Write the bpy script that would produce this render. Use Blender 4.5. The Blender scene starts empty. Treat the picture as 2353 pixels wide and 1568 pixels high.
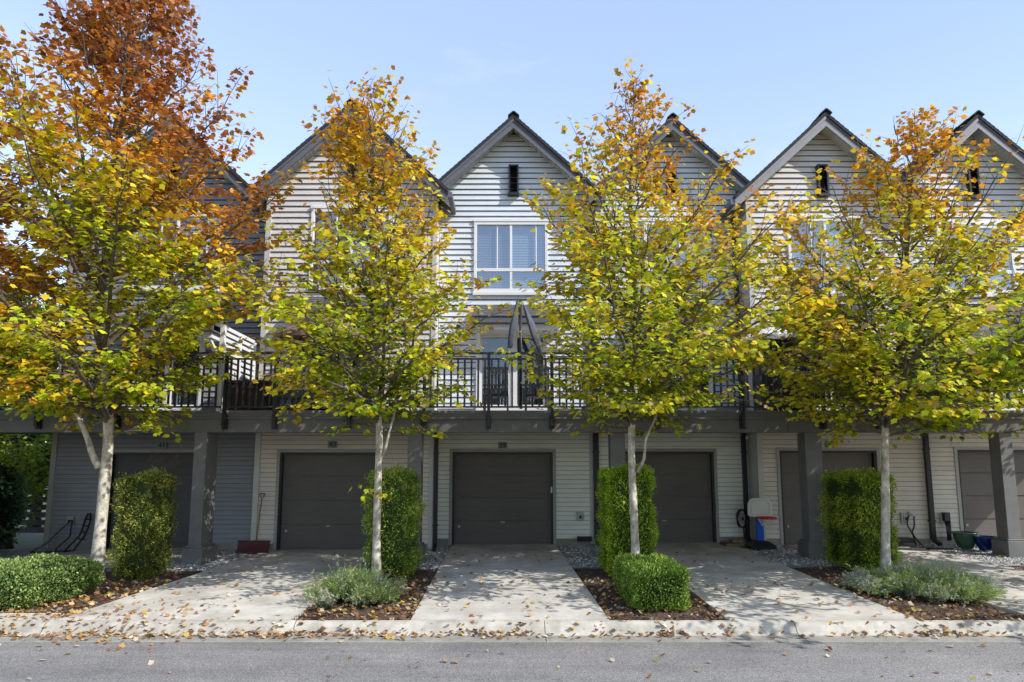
import bpy, math, random
import numpy as np
from mathutils import Vector, Matrix
random.seed(7); RNG = np.random.default_rng(11)
S = bpy.context.scene
COL = S.collection
# ---------------------------------------------------------------- camera facts (2353 px wide reading of the photo)
FPX, CX, PY, ZC = 1440.0, 1176.5, 911.6, 1.70
PIT = math.atan(0.1204); PC, PS = math.cos(PIT), math.sin(PIT)
def at(px, py, Y):
    k = (PY - py) / FPX
    h = Y * (k * PC + PS) / (PC - k * PS)
    d = Y * PC + h * PS
    return ((px - CX) * d / FPX, Y, h + ZC)
def ax(px, py, Y): return at(px, py, Y)[0]
def az(py, Y): return at(CX, py, Y)[2]
# ---------------------------------------------------------------- helpers
class MB:
    def __init__(s): s.v = []; s.f = []; s.m = []; s.smooth = []
    def add(s, vs, fs, mi=0, smooth=False):
        o = len(s.v); s.v += [tuple(v) for v in vs]
        for f in fs: s.f.append([i + o for i in f]); s.m.append(mi); s.smooth.append(smooth)
    def quad(s, a, b, c, d, mi=0): s.add([a, b, c, d], [(0, 1, 2, 3)], mi)
    def box(s, x0, x1, y0, y1, z0, z1, mi=0):
        v = [(x0,y0,z0),(x1,y0,z0),(x1,y1,z0),(x0,y1,z0),(x0,y0,z1),(x1,y0,z1),(x1,y1,z1),(x0,y1,z1)]
        s.add(v, [(0,3,2,1),(4,5,6,7),(0,1,5,4),(1,2,6,5),(2,3,7,6),(3,0,4,7)], mi)
    def bar(s, p, q, w, h, up=(0,0,1), mi=0):       # box beam between two points
        p = Vector(p); q = Vector(q); d = (q - p).normalized(); u = Vector(up)
        r = d.cross(u)
        if r.length < 1e-4: r = d.cross(Vector((0,1,0)))
        r.normalize(); u = r.cross(d).normalized(); r *= w/2; u *= h/2
        v = [p-r-u, p+r-u, p+r+u, p-r+u, q-r-u, q+r-u, q+r+u, q-r+u]
        s.add(v, [(3,2,1,0),(4,5,6,7),(0,1,5,4),(1,2,6,5),(2,3,7,6),(3,0,4,7)], mi)
    def tube(s, pts, rad, n=8, mi=0, cap=True):
        pts = [Vector(p) for p in pts]
        if not hasattr(rad, '__len__'): rad = [rad]*len(pts)
        prev = None; rings = []
        o = len(s.v)
        for i, p in enumerate(pts):
            d = (pts[min(i+1, len(pts)-1)] - pts[max(i-1, 0)]).normalized()
            if prev is None:
                a = d.cross(Vector((0,0,1)))
                if a.length < .05: a = d.cross(Vector((1,0,0)))
            else: a = prev - d * prev.dot(d)
            a.normalize(); prev = a; b = d.cross(a)
            for k in range(n):
                t = 2*math.pi*k/n
                s.v.append(tuple(p + (a*math.cos(t) + b*math.sin(t))*rad[i]))
        for i in range(len(pts)-1):
            for k in range(n):
                s.f.append([o+i*n+k, o+i*n+(k+1)%n, o+(i+1)*n+(k+1)%n, o+(i+1)*n+k]); s.m.append(mi); s.smooth.append(True)
        if cap:
            s.f.append([o+k for k in range(n)][::-1]); s.m.append(mi); s.smooth.append(False)
            s.f.append([o+(len(pts)-1)*n+k for k in range(n)]); s.m.append(mi); s.smooth.append(False)
    def lathe(s, c, prof, n=28, mi=0, sx=1, sy=1):
        o = len(s.v); cx, cy, cz = c
        for r, z in prof:
            for k in range(n):
                t = 2*math.pi*k/n; s.v.append((cx + r*sx*math.cos(t), cy + r*sy*math.sin(t), cz + z))
        for i in range(len(prof)-1):
            for k in range(n):
                s.f.append([o+i*n+k, o+i*n+(k+1)%n, o+(i+1)*n+(k+1)%n, o+(i+1)*n+k]); s.m.append(mi); s.smooth.append(True)
    def prism(s, poly, y0, y1, mi=0):               # polygon in XZ extruded along Y
        n = len(poly); v = [(x, y0, z) for x, z in poly] + [(x, y1, z) for x, z in poly]
        f = [tuple(range(n))[::-1], tuple(range(n, 2*n))] + [(i, (i+1)%n, (i+1)%n+n, i+n) for i in range(n)]
        s.add(v, f, mi)
    def build(s, name, mats, parent=None, bevel=0):
        me = bpy.data.meshes.new(name); me.from_pydata(s.v, [], s.f)
        if not isinstance(mats, (list, tuple)): mats = [mats]
        for m in mats: me.materials.append(m)
        me.polygons.foreach_set('material_index', s.m)
        me.polygons.foreach_set('use_smooth', s.smooth)
        me.update()
        o = bpy.data.objects.new(name, me); COL.objects.link(o)
        if parent is not None:
            o.parent = parent; o.matrix_parent_inverse = Matrix.Translation(parent_world(parent)).inverted()
        if bevel:
            b = o.modifiers.new('bevel', 'BEVEL'); b.width = bevel; b.segments = 2; b.limit_method = 'ANGLE'
        return o
def parent_world(p):
    v = Vector(p.location)
    if p.parent is not None and p.type == 'EMPTY': v += parent_world(p.parent)
    return v
def link_to(o, parent):
    o.parent = parent; o.matrix_parent_inverse = Matrix.Translation(parent_world(parent)).inverted(); return o
def thing(name, label, cat, loc=(0,0,0), group=None):
    o = bpy.data.objects.new(name, None); COL.objects.link(o); o.location = loc; o.empty_display_size = .2
    return tag(o, label, cat, group)
def tag(o, label, cat, group=None, kind=None):
    o['label'] = label; o['category'] = cat
    if group: o['group'] = group
    if kind: o['kind'] = kind
    return o
def struct(o): o['kind'] = 'structure'; return o
# ---------------------------------------------------------------- materials
def N(nt, t, **kw):
    n = nt.nodes.new(t)
    for k, v in kw.items(): setattr(n, k, v)
    return n
def mat(name, col, rough=.7, var=.15, scale=6., bump=.0, bscale=60., metal=0., stretch=(1,1,1), spec=.4, dirt=0., col2=None, dscale=1.3):
    m = bpy.data.materials.new(name); m.use_nodes = True; nt = m.node_tree; nt.nodes.clear()
    out = N(nt, 'ShaderNodeOutputMaterial'); b = N(nt, 'ShaderNodeBsdfPrincipled')
    tc = N(nt, 'ShaderNodeTexCoord'); mp = N(nt, 'ShaderNodeMapping'); mp.inputs['Scale'].default_value = stretch
    nt.links.new(tc.outputs['Object'], mp.inputs['Vector'])
    no = N(nt, 'ShaderNodeTexNoise'); no.inputs['Scale'].default_value = scale; no.inputs['Detail'].default_value = 6; no.inputs['Roughness'].default_value = .65
    nt.links.new(mp.outputs[0], no.inputs['Vector'])
    r = N(nt, 'ShaderNodeValToRGB'); r.color_ramp.elements[0].position = .3; r.color_ramp.elements[1].position = .7
    lo = [max(0, c*(1-var)) for c in col]; hi = [min(1, c*(1+var)) for c in (col2 or col)]
    r.color_ramp.elements[0].color = (*lo, 1); r.color_ramp.elements[1].color = (*hi, 1)
    nt.links.new(no.outputs['Fac'], r.inputs['Fac'])
    csock = r.outputs['Color']
    if dirt:
        n2 = N(nt, 'ShaderNodeTexNoise'); n2.inputs['Scale'].default_value = dscale; n2.inputs['Detail'].default_value = 8; n2.inputs['Roughness'].default_value = .7
        nt.links.new(tc.outputs['Object'], n2.inputs['Vector'])
        r2 = N(nt, 'ShaderNodeValToRGB'); r2.color_ramp.elements[0].position = .42; r2.color_ramp.elements[1].position = .68
        r2.color_ramp.elements[0].color = (1,1,1,1); r2.color_ramp.elements[1].color = (1-dirt, 1-dirt*1.05, 1-dirt*1.15, 1)
        nt.links.new(n2.outputs['Fac'], r2.inputs['Fac'])
        mx = N(nt, 'ShaderNodeMix', data_type='RGBA', blend_type='MULTIPLY'); mx.inputs['Factor'].default_value = 1
        nt.links.new(csock, mx.inputs[6]); nt.links.new(r2.outputs['Color'], mx.inputs[7]); csock = mx.outputs[2]
    nt.links.new(csock, b.inputs['Base Color'])
    b.inputs['Roughness'].default_value = rough; b.inputs['Metallic'].default_value = metal
    b.inputs['Specular IOR Level'].default_value = spec
    if bump:
        nb = N(nt, 'ShaderNodeTexNoise'); nb.inputs['Scale'].default_value = bscale; nb.inputs['Detail'].default_value = 4
        nt.links.new(mp.outputs[0], nb.inputs['Vector'])
        bp = N(nt, 'ShaderNodeBump'); bp.inputs['Strength'].default_value = bump; bp.inputs['Distance'].default_value = .01
        nt.links.new(nb.outputs['Fac'], bp.inputs['Height']); nt.links.new(bp.outputs[0], b.inputs['Normal'])
    nt.links.new(b.outputs[0], out.inputs[0]); return m
def leafmat(name, trans=.35, rough=.5):
    m = bpy.data.materials.new(name); m.use_nodes = True; nt = m.node_tree; nt.nodes.clear()
    out = N(nt, 'ShaderNodeOutputMaterial'); a = N(nt, 'ShaderNodeAttribute'); a.attribute_name = 'col'
    b = N(nt, 'ShaderNodeBsdfPrincipled'); b.inputs['Roughness'].default_value = rough; b.inputs['Specular IOR Level'].default_value = .35
    t = N(nt, 'ShaderNodeBsdfTranslucent'); mx = N(nt, 'ShaderNodeMixShader'); mx.inputs[0].default_value = trans
    nt.links.new(a.outputs['Color'], b.inputs['Base Color']); nt.links.new(a.outputs['Color'], t.inputs['Color'])
    nt.links.new(b.outputs[0], mx.inputs[1]); nt.links.new(t.outputs[0], mx.inputs[2]); nt.links.new(mx.outputs[0], out.inputs[0])
    return m
def glassmat(name, refl=.4, tint=(.9,.95,1)):
    m = bpy.data.materials.new(name); m.use_nodes = True; nt = m.node_tree; nt.nodes.clear()
    out = N(nt, 'ShaderNodeOutputMaterial'); g = N(nt, 'ShaderNodeBsdfGlossy'); g.inputs['Roughness'].default_value = .02
    g.inputs['Color'].default_value = (*tint, 1)
    t = N(nt, 'ShaderNodeBsdfTransparent'); t.inputs['Color'].default_value = (.8,.86,.88,1)
    mx = N(nt, 'ShaderNodeMixShader'); mx.inputs[0].default_value = refl
    nt.links.new(t.outputs[0], mx.inputs[1]); nt.links.new(g.outputs[0], mx.inputs[2]); nt.links.new(mx.outputs[0], out.inputs[0])
    return m
M = {}
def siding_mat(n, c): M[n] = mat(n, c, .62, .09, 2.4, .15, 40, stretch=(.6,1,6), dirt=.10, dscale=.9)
siding_mat('siding_grey_low', (.84,.84,.76)); siding_mat('siding_taupe_low', (.70,.63,.55)); siding_mat('siding_slate_low', (.27,.275,.29)); siding_mat('siding_mist_low', (.68,.64,.57)); siding_mat('siding_grey', (.64,.68,.72)); siding_mat('siding_taupe', (.61,.58,.555)); siding_mat('siding_slate', (.26,.27,.30)); siding_mat('siding_mist', (.60,.585,.575))  # low sets are lighter copies, brightness painted in for walls shaded by the deck
M['lap_shadow'] = mat('siding_lap_shadow', (.10,.10,.105), .9, .1, 4)  # dark strip painted at each lap to stand for its shadow line
M['white'] = mat('white_trim', (.78,.78,.77), .45, .03, 3)
M['trim'] = mat('taupe_trim', (.36,.35,.32), .6, .06, 3, .1, dirt=.1)
M['trimlight'] = mat('pale_trim', (.55,.54,.50), .6, .05, 3, dirt=.1)
M['fascia'] = mat('grey_fascia', (.13,.135,.155), .6, .12, 3, .2, 30, stretch=(1,1,4), dirt=.1)
M['fascia_light'] = mat('pale_grey_fascia', (.27,.27,.285), .6, .1, 3, .2, 30, dirt=.12)
M['soffit'] = mat('soffit', (.66,.66,.62), .7, .08, 3)
def shingle(name, col):
    m = mat(name, col, .9, .35, 14, .8, 90)
    nt = m.node_tree; b = [n for n in nt.nodes if n.type == 'BSDF_PRINCIPLED'][0]
    return m
M['shingle'] = shingle('shingle', (.035,.036,.042))
M['shingle_mid'] = shingle('grey_shingle', (.10,.10,.11))
M['beam'] = mat('taupe_beam', (.165,.158,.145), .6, .1, 2.5, .2, 25, dirt=.15)
M['column'] = mat('grey_column', (.18,.178,.175), .65, .1, 4, .25, 30, dirt=.1)
M['door'] = mat('garage_brown', (.135,.120,.106), .55, .12, 4, .35, 35, stretch=(.5,1,8), dirt=.12)
M['door_dark'] = mat('garage_slate', (.075,.073,.076), .55, .12, 4, .35, 35, stretch=(.5,1,8))
M['black'] = mat('black_metal', (.02,.02,.022), .4, .1, 5)
M['blackplastic'] = mat('black_plastic', (.02,.02,.024), .35, .1, 8)
M['rail'] = mat('dark_rail', (.035,.035,.042), .45, .15, 5)
M['darkwood'] = mat('dark_slat', (.05,.05,.058), .6, .15, 5, .2)
M['interior'] = mat('dark_interior', (.03,.032,.036), .8, .3, 2)
M['blind'] = mat('blind', (.50,.54,.60), .6, .04, 3)
M['blind_dark'] = mat('blind_grey', (.28,.28,.28), .6, .04, 3)  # darker grey blind in the left half of each window
M['glass'] = glassmat('window_glass', .36); M['glass_dark'] = glassmat('door_glass', .16)
M['concrete'] = mat('driveway_concrete', (.62,.585,.52), .85, .16, 2.6, .35, 160, dirt=.34, dscale=1.1)
M['kerb'] = mat('kerb_concrete', (.52,.485,.41), .85, .25, 5, .4, 120, dirt=.3, dscale=1.8)
M['gutter'] = mat('gutter_concrete', (.34,.32,.28), .85, .2, 6, .4, 120, dirt=.3, dscale=2)
M['found'] = mat('foundation', (.30,.29,.25), .9, .15, 5, .3, 60, dirt=.2)
M['mulch'] = mat('mulch', (.105,.068,.048), .95, .6, 30, 1., 70)
M['gravelbase'] = mat('gravel_base', (.34,.335,.33), .95, .5, 45, 1., 60)
M['earth'] = mat('earth', (.07,.08,.035), .95, .3, 2, .5, 20)
M['bark'] = mat('pale_bark', (.44,.385,.30), .85, .3, 9, .7, 30, stretch=(1,1,.6), col2=(.66,.61,.52), dirt=.5, dscale=7)
M['barkdark'] = mat('dark_bark', (.10,.085,.065), .85, .3, 9, .6, 30)
M['limb'] = mat('limb_bark', (.13,.11,.085), .85, .3, 9, .5, 30)
M['leaf'] = leafmat('maple_leaf', .44); M['needle'] = leafmat('hedge_leaf', .34, .6); M['litter'] = leafmat('fallen_leaf', .12, .7)
M['plaque'] = mat('plaque', (.22,.23,.21), .5, .1, 5); M['digit'] = mat('digit', (.012,.012,.014), .4, .05, 5)
M['wood'] = mat('handle_wood', (.30,.15,.06), .5, .2, 10); M['maroon'] = mat('maroon_plastic', (.085,.018,.018), .45, .2, 5)
M['red'] = mat('red_plastic', (.60,.02,.02), .35, .05, 5); M['blue'] = mat('blue_plastic', (.01,.10,.55), .35, .05, 5)
M['board'] = mat('white_plastic', (.70,.69,.62), .45, .04, 5); M['net'] = mat('net_cord', (.75,.75,.75), .8, .05, 5)
M['greenpot'] = mat('green_glaze', (.05,.11,.075), .18, .25, 6); M['bluepot'] = mat('blue_glaze', (.006,.02,.13), .12, .3, 6)
M['brick'] = mat('tan_paver', (.24,.17,.09), .9, .25, 9, .4); M['box'] = mat('utility_box', (.45,.46,.42), .5, .05, 5)
M['brownfabric'] = mat('brown_canvas', (.24,.15,.13), .85, .08, 4); M['greyfabric'] = mat('grey_canvas', (.11,.12,.14), .85, .15, 4)
M['whitefabric'] = mat('white_canvas', (.75,.74,.70), .8, .04, 4); M['wicker'] = mat('brown_wicker', (.045,.028,.022), .6, .4, 60, .6, 120)
M['fence'] = mat('weathered_fence', (.10,.10,.10), .8, .25, 6, .3)
# asphalt with visible aggregate
def asphalt():
    m = bpy.data.materials.new('asphalt'); m.use_nodes = True; nt = m.node_tree; nt.nodes.clear()
    out = N(nt, 'ShaderNodeOutputMaterial'); b = N(nt, 'ShaderNodeBsdfPrincipled'); b.inputs['Roughness'].default_value = .85
    tc = N(nt, 'ShaderNodeTexCoord')
    a = N(nt, 'ShaderNodeTexNoise'); a.inputs['Scale'].default_value = 75; a.inputs['Detail'].default_value = 3; a.inputs['Roughness'].default_value = .8
    c = N(nt, 'ShaderNodeTexNoise'); c.inputs['Scale'].default_value = .7; c.inputs['Detail'].default_value = 5
    nt.links.new(tc.outputs['Object'], a.inputs[0]); nt.links.new(tc.outputs['Object'], c.inputs[0])
    r = N(nt, 'ShaderNodeValToRGB'); r.color_ramp.elements[0].position = .36; r.color_ramp.elements[1].position = .66
    r.color_ramp.elements[0].color = (.09,.09,.09,1); r.color_ramp.elements[1].color = (.44,.42,.395,1)
    nt.links.new(a.outputs['Fac'], r.inputs[0])
    r2 = N(nt, 'ShaderNodeValToRGB'); r2.color_ramp.elements[0].position = .3; r2.color_ramp.elements[1].position = .7
    r2.color_ramp.elements[0].color = (.72,.72,.74,1); r2.color_ramp.elements[1].color = (1.15,1.14,1.12,1)
    c.inputs['Roughness'].default_value = .7; nt.links.new(c.outputs['Fac'], r2.inputs[0])
    mx = N(nt, 'ShaderNodeMix', data_type='RGBA', blend_type='MULTIPLY'); mx.inputs['Factor'].default_value = 1
    nt.links.new(r.outputs[0], mx.inputs[6]); nt.links.new(r2.outputs[0], mx.inputs[7]); nt.links.new(mx.outputs[2], b.inputs['Base Color'])
    mpw = N(nt, 'ShaderNodeMapping'); mpw.inputs['Scale'].default_value = (.12, 2.2, 1); wv = N(nt, 'ShaderNodeTexNoise'); wv.inputs['Scale'].default_value = 1.0; wv.inputs['Detail'].default_value = 7; wv.inputs['Roughness'].default_value = .6
    nt.links.new(tc.outputs['Object'], mpw.inputs[0]); nt.links.new(mpw.outputs[0], wv.inputs[0])
    r3 = N(nt, 'ShaderNodeValToRGB'); r3.color_ramp.elements[0].position = .35; r3.color_ramp.elements[1].position = .65; r3.color_ramp.elements[0].color = (.80,.80,.80,1); r3.color_ramp.elements[1].color = (1.12,1.12,1.12,1)
    nt.links.new(wv.outputs['Fac'], r3.inputs[0]); mx3 = N(nt, 'ShaderNodeMix', data_type='RGBA', blend_type='MULTIPLY'); mx3.inputs['Factor'].default_value = 1
    nt.links.new(mx.outputs[2], mx3.inputs[6]); nt.links.new(r3.outputs[0], mx3.inputs[7]); nt.links.new(mx3.outputs[2], b.inputs['Base Color'])
    bp = N(nt, 'ShaderNodeBump'); bp.inputs['Strength'].default_value = .7; bp.inputs['Distance'].default_value = .01
    nt.links.new(a.outputs['Fac'], bp.inputs['Height']); nt.links.new(bp.outputs[0], b.inputs['Normal'])
    nt.links.new(b.outputs[0], out.inputs[0]); return m
M['asphalt'] = asphalt()
# ---------------------------------------------------------------- ground
YK = 8.00      # back edge of the kerb
def zg(x, y):
    t = (y - YK) / 7.0
    return -.11 + t * .12 + .011 * x * min(max(t, 0), 1.1)
def sheet(name, x0f, x1f, y0, y1, dz, m, nx=2, ny=8, thick=0, rough=0, parent=None):
    mb = MB(); vs = []
    for j in range(ny+1):
        y = y0 + (y1-y0)*j/ny
        for i in range(nx+1):
            x = x0f(y) + (x1f(y)-x0f(y))*i/nx
            vs.append((x, y, zg(x, y) + dz + (random.uniform(-rough, rough) if rough else 0)))
    fs = [(j*(nx+1)+i, j*(nx+1)+i+1, (j+1)*(nx+1)+i+1, (j+1)*(nx+1)+i) for j in range(ny) for i in range(nx)]
    mb.add(vs, fs, 0, bool(rough))
    if thick:
        for j in range(ny):
            for i in (0, nx):
                a = vs[j*(nx+1)+i]; b = vs[(j+1)*(nx+1)+i]
                q = [a, b, (b[0], b[1], b[2]-thick), (a[0], a[1], a[2]-thick)]
                mb.add(q, [(0,1,2,3) if i == 0 else (3,2,1,0)])
        a = vs[0]; b = vs[nx]; mb.quad((a[0],a[1],a[2]-thick), (b[0],b[1],b[2]-thick), b, a)
    return mb.build(name, m, parent)
g = MB(); g.quad((-160,7.0,-.55), (160,7.0,-.55), (160,400,-.55), (-160,400,-.55)); g.quad((-160,-60,-.55), (160,-60,-.55), (160,7.0,-.55), (-160,7.0,-.55))
struct(g.build('ground', M['earth']))
g = MB(); g.quad((-60,-1.5,-.262), (60,-1.5,-.262), (60,7.62,-.262), (-60,7.62,-.262)); struct(g.build('road', M['asphalt']))
g = MB()       # rolled kerb and gutter, laid in lengths with thin joints
prof = [(7.57,-.262),(7.58,-.257),(7.81,-.250),(7.87,-.225),(7.905,-.165),(7.95,-.128),(8.00,-.115),(8.002,-.4)]
x = -24.0
while x < 24:
    L = 3.05 if x != 24 else 0
    xa, xb = x + .004, x + L - .004
    for (a, b) in zip(prof[:-1], prof[1:]):
        mi = 1 if b[0] <= 7.82 else 0
        n = 6
        for k in range(n):
            u0 = xa + (xb-xa)*k/n; u1 = xa + (xb-xa)*(k+1)/n
            g.quad((u0,a[0],a[1]), (u1,a[0],a[1]), (u1,b[0],b[1]), (u0,b[0],b[1]), mi)
    x += L
struct(g.build('kerb', [M['kerb'], M['gutter']]))
sheet('mulch_bed', lambda y: -26, lambda y: 26, YK+.003, 12.05, -.045, M['mulch'], 260, 44, rough=.012)['kind'] = 'structure'
sheet('gravel_bed', lambda y: -26, lambda y: 26, 11.85, 15.6, -.035, M['gravelbase'], 260, 40, rough=.008)['kind'] = 'structure'
def lin(a, b): return lambda y: a + (b-a)*(y-YK)/(15-YK)
DRIVES = [(lin(-10.6,-10.0), lin(-8.0,-7.35)), (lin(-5.62,-5.5), lin(-2.72,-3.0)), (lin(-1.25,-1.42), lin(1.20,1.02)),
          (lin(2.68,2.75), lin(5.0,5.05)), (lin(6.58,6.15), lin(9.15,8.75)), (lin(10.6,10.35), lin(13.2,12.9))]
for k, (a, b) in enumerate(DRIVES):
    yb = 15.10 if k in (0, 2, 3) else 14.50
    for (u, v) in ((YK+.006, 11.2), (11.212, yb)):
        sheet('driveway', a, b, u, v, 0, M['concrete'], 3, 6, thick=.14)['kind'] = 'structure'
# hidden apron flare at the left kerb
sheet('path', lambda y: -7.2-(8.5-y)*1.2, lambda y: -5.6, YK+.006, 8.42, -.012, M['concrete'], 3, 3, thick=.1)['kind'] = 'structure'
# ---------------------------------------------------------------- instanced-as-one-mesh scatter of small faces (numpy)
MAPLE = [(0,0),(.34,.0),(.33,.2),(.56,.42),(.32,.60),(.02,1.0),(-.28,.62),(-.52,.46),(-.34,.18),(-.30,.02)]
OVAL = [(0,0),(.26,.3),(.2,.75),(0,1.0),(-.2,.75),(-.26,.3)]
SPRIG = [(0,0),(.16,.25),(.10,1.0),(-.10,1.0),(-.16,.25)]
BLADE = [(0,0),(.035,.3),(.02,.8),(0,1.0),(-.035,.5)]
def leaf_geo(P, T, Nn, Sz, shape, curl=.25):
    T = T / (np.linalg.norm(T, axis=1, keepdims=True) + 1e-9)
    B = np.cross(Nn, T); B /= (np.linalg.norm(B, axis=1, keepdims=True) + 1e-9)
    Nn = np.cross(T, B)
    sh = np.array(shape); k = len(sh)
    V = (P[:,None,:] + Sz[:,None,None]*(sh[None,:,0:1]*B[:,None,:] + sh[None,:,1:2]*T[:,None,:]
         - curl*(sh[None,:,1:2]**2*.6 + np.abs(sh[None,:,0:1])*.5)*Nn[:,None,:]))
    return V.reshape(-1, 3), k
def leaf_mesh(name, V, k, C, mtl, parent=None, extra=None):
    n = len(V)//k
    me = bpy.data.meshes.new(name)
    F = np.arange(n*k).reshape(n, k)
    verts = V; faces = F.tolist()
    if extra is not None:
        verts = np.vstack([V, np.array(extra.v)]); faces = faces + [[i+n*k for i in f] for f in extra.f]
    me.from_pydata(verts, [], faces)
    cc = np.ones((len(verts), 4)); cc[:n*k,:3] = np.repeat(C, k, axis=0)
    if extra is not None: cc[n*k:, :3] = extra.col
    a = me.color_attributes.new('col', 'FLOAT_COLOR', 'POINT'); a.data.foreach_set('color', cc.ravel())
    me.materials.append(mtl); me.update()
    o = bpy.data.objects.new(name, me); COL.objects.link(o)
    if parent is not None: link_to(o, parent)
    return o
# ---------------------------------------------------------------- siding
def siding(mb, xl, xr, z0, z1, Y, opens=(), expo=.14, lap=.022, mi=0):
    z = z0
    while z < z1 - 1e-4:
        zt = min(z + expo, z1)
        cuts = sorted({z, zt} | {c for o in opens for c in (o[2], o[3]) if z < c < zt})
        for a, b in zip(cuts[:-1], cuts[1:]):
            mid = (a+b)/2; L, R = xl(mid), xr(mid)
            if R <= L: continue
            iv = [(L, R)]
            for o in opens:
                if o[2] < mid < o[3]:
                    nv = []
                    for (p, q) in iv:
                        if o[1] <= p or o[0] >= q: nv.append((p, q)); continue
                        if o[0] > p: nv.append((p, o[0]))
                        if o[1] < q: nv.append((o[1], q))
                    iv = nv
            fa = (a-z)/expo; fb = (b-z)/expo
            ya = Y - lap*(1-fa) - .002; yb = Y - lap*(1-fb) - .002
            for (p, q) in iv:
                if b == zt and b - a > .02:
                    gv = .020 if expo > .12 else .009; mb.quad((p,ya,a), (q,ya,a), (q,yb,b-gv), (p,yb,b-gv), mi)
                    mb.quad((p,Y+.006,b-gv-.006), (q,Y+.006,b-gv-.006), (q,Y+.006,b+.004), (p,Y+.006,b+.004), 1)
                else: mb.quad((p,ya,a), (q,ya,a), (q,yb,b), (p,yb,b), mi)
                if a == z: mb.quad((p,Y,a), (q,Y,a), (q,ya,a), (p,ya,a), mi)
        z = zt
def frame_ring(mb, x0, x1, z0, z1, w, y0, y1, mi=0):
    mb.box(x0, x1, y0, y1, z1-w, z1, mi); mb.box(x0, x1, y0, y1, z0, z0+w, mi)
    mb.box(x0, x0+w, y0, y1, z0+w, z1-w, mi); mb.box(x1-w, x1, y0, y1, z0+w, z1-w, mi)
# ---------------------------------------------------------------- digits
def digits(text, x, y, z, size, m, parent):
    cu = bpy.data.curves.new('t', 'FONT'); cu.body = text; cu.size = size; cu.align_x = 'CENTER'; cu.align_y = 'CENTER'; cu.extrude = .004
    o = bpy.data.objects.new('t', cu); COL.objects.link(o)
    dg = bpy.context.evaluated_depsgraph_get(); dg.update()
    me = bpy.data.meshes.new_from_object(o.evaluated_get(dg)); COL.objects.unlink(o); bpy.data.objects.remove(o)
    me.transform(Matrix.Rotation(math.radians(90), 4, 'X')); me.transform(Matrix.Translation((x, y, z)))
    me.materials.clear(); me.materials.append(m)
    p = bpy.data.objects.new('digits', me); COL.objects.link(p); link_to(p, parent); return p
ZD = 2.93     # deck level
YB = 12.72    # front face of the deck beam
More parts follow.
